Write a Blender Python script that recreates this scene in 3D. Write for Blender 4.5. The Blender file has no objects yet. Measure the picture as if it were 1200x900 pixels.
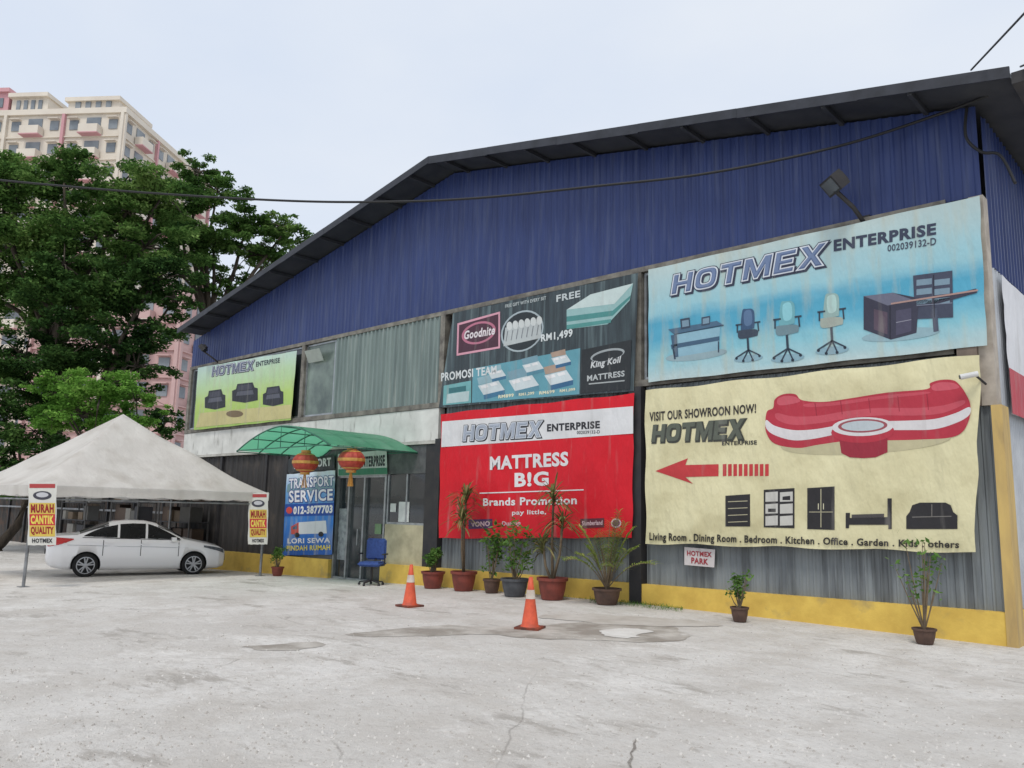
import bpy, bmesh, math, random
import numpy as np
from mathutils import Vector, Matrix, noise
random.seed(7)
sc=bpy.context.scene
COL=sc.collection
# ------------------------------------------------------------------ camera
FPX=950.0
phi=math.atan(148.6/FPX); th=math.radians(1.32)
CAM=Vector((2.70,-12.55,1.60))
r0=Vector((.729,.6845,0)); fh=Vector((-.6845,.729,0)); zz=Vector((0,0,1))
w=(fh*math.cos(phi)+zz*math.sin(phi)).normalized()
u0=(-fh*math.sin(phi)+zz*math.cos(phi)).normalized()
r=(r0*math.cos(th)+u0*math.sin(th)).normalized(); u=(u0*math.cos(th)-r0*math.sin(th)).normalized()
cam=bpy.data.cameras.new("camera"); cam.sensor_width=36; cam.lens=FPX/1200*36; cam.clip_end=2000
co=bpy.data.objects.new("camera",cam); COL.objects.link(co)
m=Matrix.Identity(4)
for i in range(3):
    m[i][0]=r[i]; m[i][1]=u[i]; m[i][2]=-w[i]; m[i][3]=CAM[i]
co.matrix_world=m; sc.camera=co
GX=[-60,-30,-21,-16,-11.3,-8,-5.7,-3,0,10]; GZ=[-.55,-.5,-.37,-.24,-.11,-.02,.02,.02,0,0]
def gz(x): return float(np.interp(x,GX,GZ))
def ray(px,py): return r*(px-600)+w*FPX-u*(py-450)
def F3(px,py,y=0.0):
    d=ray(px,py); s=(y-CAM.y)/d.y; return CAM+d*s
def F(px,py,y=0.0):
    p=F3(px,py,y); return p.x,p.z
def G(px,py,lim=None):
    d=ray(px,py); z=0
    for _ in range(30):
        p=CAM+d*((CAM.z-z)/-d.z); z=.5*z+.5*gz(p.x)
    if lim is not None and p.y>lim:
        p=F3(px,py,lim)
    p.z=gz(p.x); return p
def W(px,py,fw):
    d=ray(px,py); s=fw/d.dot(fh); return CAM+d*s
# ------------------------------------------------------------------ materials
def c(a,b,d):
    f=lambda v:(v/255/12.92 if v/255<=.04045 else ((v/255+.055)/1.055)**2.4)
    return (f(a),f(b),f(d),1)
MC={}
def mat(name,c1,c2=None,scale=4,rough=.7,metal=0,bump=0,bscale=20,stretch=(1,1,1),lo=.35,hi=.65,coat=0,spec=.5,bst=None,third=None):
    if name in MC: return MC[name]
    M=bpy.data.materials.new(name); M.use_nodes=True; nt=M.node_tree; N=nt.nodes; L=nt.links
    b=N["Principled BSDF"]; b.inputs["Roughness"].default_value=rough; b.inputs["Metallic"].default_value=metal
    b.inputs["Specular IOR Level"].default_value=spec; b.inputs["Coat Weight"].default_value=coat
    tc=N.new("ShaderNodeTexCoord"); mp=N.new("ShaderNodeMapping"); mp.inputs["Scale"].default_value=stretch
    L.new(tc.outputs["Object"],mp.inputs[0])
    if c2 is None: c2=tuple(min(1,v*.82) for v in c1[:3])+(1,)
    n=N.new("ShaderNodeTexNoise"); n.inputs["Scale"].default_value=scale; n.inputs["Detail"].default_value=6; n.inputs["Roughness"].default_value=.6
    L.new(mp.outputs[0],n.inputs["Vector"])
    rp=N.new("ShaderNodeValToRGB"); rp.color_ramp.elements[0].position=lo; rp.color_ramp.elements[1].position=hi
    rp.color_ramp.elements[0].color=c1; rp.color_ramp.elements[1].color=c2
    L.new(n.outputs["Fac"],rp.inputs[0]); out=rp.outputs[0]
    if third:
        n3=N.new("ShaderNodeTexNoise"); n3.inputs["Scale"].default_value=third[1]; n3.inputs["Detail"].default_value=8
        mp3=N.new("ShaderNodeMapping"); mp3.inputs["Scale"].default_value=third[4] if len(third)>4 else (1,1,1)
        L.new(tc.outputs["Object"],mp3.inputs[0]); L.new(mp3.outputs[0],n3.inputs["Vector"])
        r3=N.new("ShaderNodeValToRGB"); r3.color_ramp.elements[0].position=third[2]; r3.color_ramp.elements[1].position=third[3]
        L.new(n3.outputs["Fac"],r3.inputs[0]); mx=N.new("ShaderNodeMix"); mx.data_type='RGBA'
        L.new(r3.outputs[0],mx.inputs[0]); L.new(out,mx.inputs[6]); mx.inputs[7].default_value=third[0]; out=mx.outputs[2]
    L.new(out,b.inputs["Base Color"])
    if bump:
        n2=N.new("ShaderNodeTexNoise"); n2.inputs["Scale"].default_value=bscale; n2.inputs["Detail"].default_value=5
        mp2=N.new("ShaderNodeMapping"); mp2.inputs["Scale"].default_value=bst or stretch
        L.new(tc.outputs["Object"],mp2.inputs[0]); L.new(mp2.outputs[0],n2.inputs["Vector"])
        bp=N.new("ShaderNodeBump"); bp.inputs["Strength"].default_value=1; bp.inputs["Distance"].default_value=bump
        L.new(n2.outputs["Fac"],bp.inputs["Height"]); L.new(bp.outputs[0],b.inputs["Normal"])
    MC[name]=M; return M
BW=dict(bump=.11,bscale=1.5,bst=(1.1,1,.5))
def pm(col,k=.88):
    """printed vinyl with soft wrinkles, slightly faded and dusty"""
    nm="print_%d_%d_%d"%col
    f=.90; col=tuple(int(v*f+150*(1-f)) for v in col)
    cc=c(*col); d=tuple(v*k for v in cc[:3])+(1,)
    return mat(nm,cc,d,scale=1.1,rough=.5,spec=.35,third=(c(150,146,140),2.2,.58,1.15,(2.5,1,.35)),**BW)
def leafmat(name,a,b,d,trans=.25,ns=.45):
    if name in MC: return MC[name]
    M=bpy.data.materials.new(name); M.use_nodes=True; nt=M.node_tree; N=nt.nodes; L=nt.links
    N.remove(N["Principled BSDF"]); o=N["Material Output"]
    g=N.new("ShaderNodeNewGeometry"); tc=N.new("ShaderNodeTexCoord"); n=N.new("ShaderNodeTexNoise"); n.inputs["Scale"].default_value=ns; n.inputs["Detail"].default_value=3
    L.new(tc.outputs["Object"],n.inputs["Vector"])
    ad=N.new("ShaderNodeMath"); ad.operation='MULTIPLY_ADD'; ad.inputs[1].default_value=.4; L.new(g.outputs["Random Per Island"],ad.inputs[0])
    sb=N.new("ShaderNodeMath"); sb.operation='MULTIPLY_ADD'; sb.inputs[1].default_value=1.5; sb.inputs[2].default_value=-.45; L.new(n.outputs["Fac"],sb.inputs[0]); L.new(sb.outputs[0],ad.inputs[2])
    rp=N.new("ShaderNodeValToRGB"); e=rp.color_ramp.elements; e[0].position=.15; e[0].color=a; e[1].position=.95; e[1].color=d; x=e.new(.55); x.color=b
    L.new(ad.outputs[0],rp.inputs[0])
    df=N.new("ShaderNodeBsdfDiffuse"); tr=N.new("ShaderNodeBsdfTranslucent"); mx=N.new("ShaderNodeMixShader"); mx.inputs[0].default_value=trans
    L.new(rp.outputs[0],df.inputs[0]); L.new(rp.outputs[0],tr.inputs[0]); L.new(df.outputs[0],mx.inputs[1]); L.new(tr.outputs[0],mx.inputs[2]); L.new(mx.outputs[0],o.inputs[0])
    MC[name]=M; return M
def gradmat(name,stops,z0,z1,ns=2.0,amt=.25):
    M=bpy.data.materials.new(name); M.use_nodes=True; nt=M.node_tree; N=nt.nodes; L=nt.links; b=N["Principled BSDF"]; b.inputs["Roughness"].default_value=.5; b.inputs["Specular IOR Level"].default_value=.35
    tc=N.new("ShaderNodeTexCoord"); s=N.new("ShaderNodeSeparateXYZ"); L.new(tc.outputs["Object"],s.inputs[0])
    mr=N.new("ShaderNodeMapRange"); mr.inputs[1].default_value=z0; mr.inputs[2].default_value=z1; L.new(s.outputs[2],mr.inputs[0])
    n=N.new("ShaderNodeTexNoise"); n.inputs["Scale"].default_value=ns; n.inputs["Detail"].default_value=5
    mp=N.new("ShaderNodeMapping"); mp.inputs["Scale"].default_value=(.35,1,1.4); L.new(tc.outputs["Object"],mp.inputs[0]); L.new(mp.outputs[0],n.inputs["Vector"])
    a=N.new("ShaderNodeMath"); a.operation='MULTIPLY_ADD'; a.inputs[1].default_value=amt; L.new(n.outputs["Fac"],a.inputs[0]); L.new(mr.outputs[0],a.inputs[2])
    a2=N.new("ShaderNodeMath"); a2.operation='SUBTRACT'; a2.inputs[1].default_value=amt/2; L.new(a.outputs[0],a2.inputs[0])
    rp=N.new("ShaderNodeValToRGB"); e=rp.color_ramp.elements; e[0].position=stops[0][0]; e[0].color=stops[0][1]; e[1].position=stops[-1][0]; e[1].color=stops[-1][1]
    for p,cl in stops[1:-1]: x=e.new(p); x.color=cl
    L.new(a2.outputs[0],rp.inputs[0])
    n3=N.new("ShaderNodeTexNoise"); n3.inputs["Scale"].default_value=2.2; n3.inputs["Detail"].default_value=8; mp3=N.new("ShaderNodeMapping"); mp3.inputs["Scale"].default_value=(2.5,1,.35); L.new(tc.outputs["Object"],mp3.inputs[0]); L.new(mp3.outputs[0],n3.inputs["Vector"])
    r3=N.new("ShaderNodeValToRGB"); r3.color_ramp.elements[0].position=.5; r3.color_ramp.elements[1].position=.8; r3.color_ramp.elements[1].color=(.7,.7,.7,1); L.new(n3.outputs["Fac"],r3.inputs[0])
    mx=N.new("ShaderNodeMix"); mx.data_type='RGBA'; L.new(r3.outputs[0],mx.inputs[0]); L.new(rp.outputs[0],mx.inputs[6]); mx.inputs[7].default_value=c(184,182,160); L.new(mx.outputs[2],b.inputs["Base Color"])
    n2=N.new("ShaderNodeTexNoise"); n2.inputs["Scale"].default_value=BW['bscale']; n2.inputs["Detail"].default_value=5; mp2=N.new("ShaderNodeMapping"); mp2.inputs["Scale"].default_value=BW['bst']
    L.new(tc.outputs["Object"],mp2.inputs[0]); L.new(mp2.outputs[0],n2.inputs["Vector"]); bp=N.new("ShaderNodeBump"); bp.inputs["Distance"].default_value=BW['bump']
    L.new(n2.outputs["Fac"],bp.inputs["Height"]); L.new(bp.outputs[0],b.inputs["Normal"])
    return M
# ------------------------------------------------------------------ mesh helpers
ORG={}
class MB:
    def __init__(s): s.v=[];s.f=[];s.m=[]
    def add(s,vs,fs,mi=0):
        o=len(s.v); s.v+=[tuple(v) for v in vs]; s.f+=[tuple(i+o for i in f) for f in fs]; s.m+=[mi]*len(fs); return s
    def box(s,x0,x1,y0,y1,z0,z1,mi=0):
        return s.add([(x0,y0,z0),(x1,y0,z0),(x1,y1,z0),(x0,y1,z0),(x0,y0,z1),(x1,y0,z1),(x1,y1,z1),(x0,y1,z1)],
          [(0,3,2,1),(4,5,6,7),(0,1,5,4),(1,2,6,5),(2,3,7,6),(3,0,4,7)],mi)
    def obox(s,cn,a,b,d,mi=0):
        cn,a,b,d=map(Vector,(cn,a,b,d)); vs=[cn+a*i+b*j+d*k for k in(-1,1) for i,j in((-1,-1),(1,-1),(1,1),(-1,1))]
        return s.add(vs,[(0,3,2,1),(4,5,6,7),(0,1,5,4),(1,2,6,5),(2,3,7,6),(3,0,4,7)],mi)
    def beam(s,p,q,t,h=None,mi=0):
        p,q=Vector(p),Vector(q); d=(q-p); ln=d.length; d.normalize(); a=Vector((0,0,1)) if abs(d.z)<.95 else Vector((0,1,0)); e=d.cross(a).normalized(); g=e.cross(d)
        return s.obox((p+q)/2,d*ln/2,e*t/2,g*(h or t)/2,mi)
    def tube(s,pts,rad,n=8,mi=0):
        pts=[Vector(p) for p in pts]; rads=rad if isinstance(rad,(list,tuple)) else [rad]*len(pts); vs=[];fs=[]
        for i,p in enumerate(pts):
            d=(pts[min(i+1,len(pts)-1)]-pts[max(i-1,0)]).normalized(); a=Vector((0,0,1)) if abs(d.z)<.9 else Vector((1,0,0)); e=d.cross(a).normalized(); g=d.cross(e)
            for k in range(n):
                t=2*math.pi*k/n; vs.append(p+(e*math.cos(t)+g*math.sin(t))*rads[i])
        for i in range(len(pts)-1):
            for k in range(n): fs.append((i*n+k,i*n+(k+1)%n,(i+1)*n+(k+1)%n,(i+1)*n+k))
        fs.append(tuple(range(n))[::-1]); fs.append(tuple((len(pts)-1)*n+k for k in range(n)))
        return s.add(vs,fs,mi)
    def lathe(s,cn,prof,n=20,mi=0,mx=None):
        cn=Vector(cn); vs=[];fs=[]
        for rr,z in prof:
            for k in range(n):
                t=2*math.pi*k/n; p=Vector((rr*math.cos(t),rr*math.sin(t),z)); vs.append(cn+((mx@p) if mx else p))
        for i in range(len(prof)-1):
            for k in range(n): fs.append((i*n+k,i*n+(k+1)%n,(i+1)*n+(k+1)%n,(i+1)*n+k))
        return s.add(vs,fs,mi)
    def obj(s,name,parent=None,mats=(),smooth=False,org=None,kind=None,label=None,cat=None,group=None):
        o=ORG[parent.name] if parent else Vector(org or (0,0,0))
        me=bpy.data.meshes.new(name); me.from_pydata([(a-o.x,b-o.y,d-o.z) for a,b,d in s.v],[],s.f)
        for mm in mats: me.materials.append(mm)
        me.polygons.foreach_set("material_index",s.m)
        if smooth: me.polygons.foreach_set("use_smooth",[True]*len(s.f))
        me.update(); ob=bpy.data.objects.new(name,me); COL.objects.link(ob)
        if parent: ob.parent=parent
        else: ob.location=o
        ORG[ob.name]=o
        if kind: ob["kind"]=kind
        if label: ob["label"]=label
        if cat: ob["category"]=cat
        if group: ob["group"]=group
        return ob
def boxpart(name,parent,mt,*b,label=None): return MB().box(*b).obj(name,parent,[mt],label=label)
def thing(name,label,cat,loc,group=None):
    e=bpy.data.objects.new(name,None); COL.objects.link(e); e.location=loc; e.empty_display_size=.3
    e["label"]=label; e["category"]=cat
    if group: e["group"]=group
    ORG[e.name]=Vector(loc); return e
def corr(mb,x0,x1,zb,zt,y,pitch,depth,mi=0,axis='x'):
    n=max(1,int((x1-x0)/pitch)); st=(x1-x0)/n; xs=[]
    for i in range(n):
        a=x0+i*st
        xs+=[(a,0),(a+st*.5,0),(a+st*.65,1),(a+st*.85,1)]
    xs.append((x1,0)); vs=[]
    for X,k in xs:
        for z in ((zb(X) if callable(zb) else zb),(zt(X) if callable(zt) else zt)):
            vs.append((X,y-k*depth,z) if axis=='x' else (y+k*depth,X,z))
    mb.add(vs,[(2*i,2*i+2,2*i+3,2*i+1) for i in range(len(xs)-1)],mi)
TC={}
def textmesh(s,bold=.02,shear=0,sp=None):
    k=(s,bold,shear,sp)
    if k in TC: return TC[k]
    cu=bpy.data.curves.new('t','FONT'); cu.body=s; cu.offset=bold; cu.shear=shear; cu.resolution_u=3; cu.space_character=sp or (1.0+bold*2)
    ob=bpy.data.objects.new('t',cu); COL.objects.link(ob); dg=bpy.context.evaluated_depsgraph_get(); dg.update()
    me=bpy.data.meshes.new_from_object(ob.evaluated_get(dg)); vs=np.array([v.co[:2] for v in me.vertices]); fs=[tuple(p.vertices) for p in me.polygons]
    bpy.data.objects.remove(ob); bpy.data.curves.remove(cu); bpy.data.meshes.remove(me)
    mn=vs.min(0); mx=vs.max(0); sz=mx-mn; vs=(vs-mn)/sz; TC[k]=(vs,fs,sz); return TC[k]
def smooth_poly(pts,n=5):
    pts=[Vector(p) for p in pts]; out=[]; L_=len(pts)
    for i in range(L_):
        p0,p1,p2,p3=pts[i-1],pts[i],pts[(i+1)%L_],pts[(i+2)%L_]
        for k in range(n):
            t=k/n; out.append(.5*((2*p1)+(-p0+p2)*t+(2*p0-5*p1+4*p2-p3)*t*t+(-p0+3*p1-3*p2+p3)*t**3))
    return out
# wide heavy block letters, drawn as closed outlines (counter-clockwise), unit height
S_=.30; V_=.25
BLK={'H':(1.0,[(0,0),(S_,0),(S_,.38),(1-S_,.38),(1-S_,0),(1,0),(1,1),(1-S_,1),(1-S_,.62),(S_,.62),(S_,1),(0,1)]),
 'T':(.96,[(.48-S_/2,0),(.48+S_/2,0),(.48+S_/2,1-V_),(.96,1-V_),(.96,1),(0,1),(0,1-V_),(.48-S_/2,1-V_)]),
 'M':(1.2,[(0,0),(.27,0),(.27,.58),(.52,0),(.68,0),(.93,.58),(.93,0),(1.2,0),(1.2,1),(.86,1),(.6,.42),(.34,1),(0,1)]),
 'E':(.86,[(0,0),(.86,0),(.86,.23),(S_,.23),(S_,.39),(.78,.39),(.78,.61),(S_,.61),(S_,.77),(.86,.77),(.86,1),(0,1)]),
 'X':(1.08,[(0,0),(.34,0),(.54,.3),(.74,0),(1.08,0),(.72,.5),(1.08,1),(.74,1),(.54,.7),(.34,1),(0,1),(.36,.5)])}
def offset_poly(P,g):
    P=[Vector(p) for p in P]; out=[]
    for i in range(len(P)):
        a,b,d=P[i-1],P[i],P[(i+1)%len(P)]; e1=(b-a).normalized(); e2=(d-b).normalized(); n1=Vector((e1.y,-e1.x)); n2=Vector((e2.y,-e2.x)); mm=n1+n2; k=mm.dot(n1)
        out.append(b+mm*(g/max(k,.35)))
    return out
class Banner:
    def __init__(s,mp,name,label,cat,quad,cloth,nx=36,nz=18,wave=.003,sag=.006,group=None):
        s.mp=mp; s.q=quad; base=mp(quad[3][0],quad[3][1],0); s.root=thing(name,label,cat,base,group); s.mats=[];s.idx={}; s.T=MB(); s.P=MB()
        q=[mp(a,b,0) for a,b in quad]; nrm=(mp(quad[0][0],quad[0][1],1)-q[0]); nrm.normalize(); mb=MB(); vs=[]
        sd=random.random()*50
        for j in range(nz+1):
            v=j/nz
            for i in range(nx+1):
                t=i/nx; p=(q[0]*(1-t)+q[1]*t)*(1-v)+(q[3]*(1-t)+q[2]*t)*v
                ed=max(abs(2*v-1)**10,abs(2*t-1)**14)
                p=p+nrm*(wave*noise.noise(Vector((p.x*1.7+sd,p.y*1.7,p.z*.9)))-ed*sag*2*abs(math.sin(t*20+v*14)))
                e=sag*math.sin(t*22+sd)*(1 if v>.5 else -1)*abs(2*v-1)**8; e2=sag*math.sin(v*15+1+sd)*abs(2*t-1)**10
                p=p+Vector((0,0,e))+ (q[1]-q[0]).normalized()*e2*(1 if t>.5 else -1)
                vs.append(p)
        mb.add(vs,[(j*(nx+1)+i,(j+1)*(nx+1)+i,(j+1)*(nx+1)+i+1,j*(nx+1)+i+1) for j in range(nz) for i in range(nx)])
        mb.obj("banner_cloth",s.root,[cloth],smooth=True)
    def mi(s,col):
        if col not in s.idx: s.idx[col]=len(s.mats); s.mats.append(pm(col))
        return s.idx[col]
    def off(s,layer): return .004+.0012*layer
    def poly(s,pts,col,layer=0): s.P.add([s.mp(a,b,s.off(layer)) for a,b in pts],[tuple(range(len(pts)))],s.mi(col))
    def sp(s,pts,col,layer=0): s.poly(smooth_poly(pts),col,layer)
    def ell(s,cx,cy,rx,ry,col,layer=0,sl=0,n=28): s.poly([(cx+rx*math.cos(2*math.pi*k/n),cy+ry*math.sin(2*math.pi*k/n)+sl*rx*math.cos(2*math.pi*k/n)) for k in range(n)],col,layer)
    def line(s,a,b,wd,col,layer=0):
        a=Vector(a);b=Vector(b);d=(b-a).normalized(); n=Vector((-d.y,d.x))*wd/2; s.poly([a+n,b+n,b-n,a-n],col,layer)
    def text(s,t,tl,tr,br,bl,col,bold=.02,shear=0,layer=1,grow=0,sh=(0,0)):
        vs,fs,sz=textmesh(t,bold+grow,shear,1.0+bold*2+.02); gx,gy=grow/sz[0],grow/sz[1]
        A,B_,C_,D=[s.mp(p[0]+sh[0],p[1]+sh[1],s.off(layer)) for p in (tl,tr,br,bl)]; out=[]
        for a,b in vs:
            a=-gx+a*(1+2*gx); b=-gy+b*(1+2*gy); out.append((D*(1-a)+C_*a)*(1-b)+(A*(1-a)+B_*a)*b)
        s.T.add(out,fs,s.mi(col))
    def block(s,q,g,col,layer,sh=(0,0),shear=.16,word="HOTMEX",gap=.12):
        A,B_,C_,D=[s.mp(p[0]+sh[0],p[1]+sh[1],s.off(layer)) for p in q]; x=0; tot=sum((BLK[k][0] if k!='O' else 1.04) for k in word)+gap*(len(word)-1)+shear
        def mpp(a,b): a=(a+shear*b)/tot; return (D*(1-a)+C_*a)*(1-b)+(A*(1-a)+B_*a)*b
        for k in word:
            if k=='O':
                n=28; vs=[]
                for rx,ry in ((.52+g,.5+g),(.52-.29-g,.5-.25-g)):
                    for i in range(n):
                        t=2*math.pi*i/n; cx=math.copysign(abs(math.cos(t))**.62,math.cos(t)); cy=math.copysign(abs(math.sin(t))**.62,math.sin(t)); vs.append(mpp(x+.52+rx*cx,.5+ry*cy))
                s.T.add(vs,[(i,(i+1)%n,n+(i+1)%n,n+i) for i in range(n)],s.mi(col)); x+=1.04+gap
            else:
                P=offset_poly(BLK[k][1],g); s.T.add([mpp(x+p.x,p.y) for p in P],[tuple(range(len(P)))],s.mi(col)); x+=BLK[k][0]+gap
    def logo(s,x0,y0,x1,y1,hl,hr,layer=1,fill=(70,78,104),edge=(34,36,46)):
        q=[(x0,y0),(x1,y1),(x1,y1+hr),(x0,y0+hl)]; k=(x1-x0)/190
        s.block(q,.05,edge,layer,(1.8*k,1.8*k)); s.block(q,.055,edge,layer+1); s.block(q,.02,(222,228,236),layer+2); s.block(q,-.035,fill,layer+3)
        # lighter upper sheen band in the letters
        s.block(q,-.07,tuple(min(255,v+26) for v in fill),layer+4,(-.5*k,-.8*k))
    def outlined(s,t,x0,y0,x1,y1,h,fill,edge,layer=1,g=.05):
        q=[(x0,y0),(x1,y1),(x1,y1+h),(x0,y0+h)]; s.text(t,*q,edge,.03,0,layer,g); s.text(t,*q,edge,.03,0,layer+1,g*.6,(.4,.5)); s.text(t,*q,fill,.03,0,layer+2,0)
    def done(s):
        if s.P.f: s.P.obj("printed_picture",s.root,s.mats)
        if s.T.f: s.T.obj("lettering",s.root,s.mats)
def fac(y): return lambda a,b,o: F3(a,b,y-o)
# ------------------------------------------------------------------ world & light
wd=bpy.data.worlds.new("World"); sc.world=wd; wd.use_nodes=True; nt=wd.node_tree; N=nt.nodes; L=nt.links
bg=N["Background"]; sky=N.new("ShaderNodeTexSky"); sky.sky_type='NISHITA'; sky.sun_disc=False; sky.sun_elevation=math.radians(58); sky.sun_rotation=math.radians(150); sky.air_density=1; sky.dust_density=3
L.new(sky.outputs[0],bg.inputs[0]); bg.inputs[1].default_value=.12
b2=N.new("ShaderNodeBackground"); tc=N.new("ShaderNodeTexCoord"); n=N.new("ShaderNodeTexNoise"); n.inputs["Scale"].default_value=1.6; n.inputs["Detail"].default_value=5; n.inputs["Roughness"].default_value=.5
mpn=N.new("ShaderNodeMapping"); mpn.inputs["Scale"].default_value=(1,1,2.2); L.new(tc.outputs["Generated"],mpn.inputs[0]); L.new(mpn.outputs[0],n.inputs["Vector"])
rp=N.new("ShaderNodeValToRGB"); rp.color_ramp.elements[0].position=.3; rp.color_ramp.elements[0].color=c(204,215,232); rp.color_ramp.elements[1].position=.7; rp.color_ramp.elements[1].color=c(224,229,236)
L.new(n.outputs["Fac"],rp.inputs[0]); L.new(rp.outputs[0],b2.inputs[0]); b2.inputs[1].default_value=1.2
mx=N.new("ShaderNodeMixShader"); mx.inputs[0].default_value=.88; L.new(bg.outputs[0],mx.inputs[1]); L.new(b2.outputs[0],mx.inputs[2]); L.new(mx.outputs[0],N["World Output"].inputs[0])
sun=bpy.data.lights.new("sun","SUN"); sun.energy=1.5; sun.angle=math.radians(16); sun.color=(1,.96,.9); so=bpy.data.objects.new("sun",sun); COL.objects.link(so)
el=math.radians(58); az=math.radians(150)
sd=Vector((math.sin(az)*math.cos(el),math.cos(az)*math.cos(el),math.sin(el))); so.rotation_euler=sd.to_track_quat('Z','Y').to_euler()
sc.view_settings.view_transform='Standard'; sc.view_settings.look='None'; sc.view_settings.exposure=0
# ------------------------------------------------------------------ ground
mb=MB(); xs=[-400,-120]+GX+[60,200]; ys=[-200,-60,-20,-10,0,40,120,400]
mb.add([(x,y,gz(x)) for y in ys for x in xs],[(j*len(xs)+i,j*len(xs)+i+1,(j+1)*len(xs)+i+1,(j+1)*len(xs)+i) for j in range(len(ys)-1) for i in range(len(xs)-1)])
gm=bpy.data.materials.new("concrete_lot"); gm.use_nodes=True; nt=gm.node_tree; N=nt.nodes; L=nt.links; b=N["Principled BSDF"]; b.inputs["Roughness"].default_value=.9; b.inputs["Specular IOR Level"].default_value=.2
tc=N.new("ShaderNodeTexCoord")
def nz(sc_,det,ro=.6,st=(1,1,1)):
    n=N.new("ShaderNodeTexNoise"); n.inputs["Scale"].default_value=sc_; n.inputs["Detail"].default_value=det; n.inputs["Roughness"].default_value=ro
    mp=N.new("ShaderNodeMapping"); mp.inputs["Scale"].default_value=st; mp.inputs["Rotation"].default_value=(0,0,.6); L.new(tc.outputs["Object"],mp.inputs[0]); L.new(mp.outputs[0],n.inputs["Vector"]); return n.outputs["Fac"]
def ramp(f,a,ca,b_,cb):
    q=N.new("ShaderNodeValToRGB"); q.color_ramp.elements[0].position=a; q.color_ramp.elements[0].color=ca; q.color_ramp.elements[1].position=b_; q.color_ramp.elements[1].color=cb; L.new(f,q.inputs[0]); return q.outputs[0]
def mixc(f,a,b_,mode='MIX'):
    q=N.new("ShaderNodeMix"); q.data_type='RGBA'; q.blend_type=mode
    if isinstance(f,float): q.inputs[0].default_value=f
    else: L.new(f,q.inputs[0])
    for k,vv in ((6,a),(7,b_)):
        if isinstance(vv,tuple): q.inputs[k].default_value=vv
        else: L.new(vv,q.inputs[k])
    return q.outputs[2]
W1=(1,1,1,1);K=(0,0,0,1)
base=ramp(nz(.22,5),.36,c(198,193,186),.62,c(216,212,206))
base=mixc(ramp(nz(1.1,8,.7),.45,K,.62,W1),base,c(194,188,180))
base=mixc(ramp(nz(.5,9,.75,(1,2.5,1)),.56,K,.62,W1),base,c(172,166,158))
base=mixc(ramp(nz(.3,9,.8,(1,1.6,1)),.53,K,.61,(.8,.8,.8,1)),base,c(222,218,212))
base=mixc(ramp(nz(14,6,.8),.52,K,.62,(.6,.6,.6,1)),base,c(184,178,170))
msk=ramp(nz(.25,6,.7),.42,(.2,.2,.2,1),.58,W1)
sm=N.new("ShaderNodeMath"); sm.operation='MULTIPLY'; L.new(ramp(nz(90,2,.8),.60,K,.68,(.7,.7,.7,1)),sm.inputs[0]); L.new(msk,sm.inputs[1])
base=mixc(sm.outputs[0],base,c(140,134,126))
base=mixc(ramp(nz(60,2,.8,(1.1,.9,1)),.64,K,.72,(.6,.6,.6,1)),base,c(232,229,224))
vo=N.new("ShaderNodeTexVoronoi"); vo.feature='DISTANCE_TO_EDGE'; vo.inputs["Scale"].default_value=.32; nn=N.new("ShaderNodeTexNoise"); nn.inputs["Scale"].default_value=1.5; nn.inputs["Detail"].default_value=6
L.new(tc.outputs["Object"],nn.inputs["Vector"]); vm=mixc(.22,tc.outputs["Object"],nn.outputs["Color"],'ADD'); L.new(vm,vo.inputs["Vector"])
crk=ramp(vo.outputs["Distance"],.0,W1,.004,K); cm=N.new("ShaderNodeMath"); cm.operation='MULTIPLY'; L.new(crk,cm.inputs[0]); L.new(ramp(nz(.35,3),.52,K,.6,(.5,.5,.5,1)),cm.inputs[1])
base=mixc(cm.outputs[0],base,c(120,112,104))
L.new(base,b.inputs["Base Color"])
bp=N.new("ShaderNodeBump"); bp.inputs["Distance"].default_value=.014; L.new(nz(30,6,.75),bp.inputs["Height"])
bp2=N.new("ShaderNodeBump"); bp2.inputs["Distance"].default_value=.08; L.new(nz(1.6,6,.6),bp2.inputs["Height"]); L.new(bp2.outputs[0],bp.inputs["Normal"]); L.new(bp.outputs[0],b.inputs["Normal"])
mb.obj("ground",None,[gm],kind="structure")
def patch(name,pxs,matl,h=.004):
    pts=[G(a,b_) for a,b_ in pxs]; out=[]
    for p in smooth_poly(pts,8):
        q=p.copy(); out.append((q.x+.2*noise.noise(q*2)+.06*noise.noise(q*9),q.y+.2*noise.noise(q*2.6+Vector((5,5,5)))+.06*noise.noise(q*11),0))
    o=MB().add(out,[tuple(range(len(out)))]).obj(name,None,[matl],kind="structure")
    bm=bmesh.new(); bm.from_mesh(o.data); bmesh.ops.triangulate(bm,faces=bm.faces)
    for _ in range(2): bmesh.ops.subdivide_edges(bm,edges=bm.edges[:],cuts=1,use_grid_fill=True)
    for v in bm.verts: v.co.z=gz(v.co.x)+h
    bm.to_mesh(o.data); bm.free()
damp=mat("damp_paving",c(146,138,128),c(190,184,175),scale=1.6,rough=.85,bump=.01,bscale=40,lo=.42,hi=.62)
pale=mat("pale_cement",c(218,215,209),c(200,195,188),scale=3,rough=.9,bump=.01,bscale=40)
patch("pavement_patch",[(395,745),(440,740),(520,733),(600,735),(690,729),(760,732),(800,742),(790,752),(730,752),(640,748),(560,744),(470,746)],damp)
patch("pavement_patch",[(300,757),(340,755),(375,753),(378,757),(340,762),(305,762)],damp)
patch("pavement_patch",[(706,740),(735,736),(765,741),(748,747),(715,747)],pale,.009)
patch("pavement_patch",[(630,723),(700,720),(790,726),(850,732),(800,735),(700,731)],mat("dusty_paving",c(172,164,154),c(196,191,183),scale=2,rough=.9),.0065)
crkm=mat("crack_shadow",c(112,105,98),c(150,144,136),scale=20,rough=.95)
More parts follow.
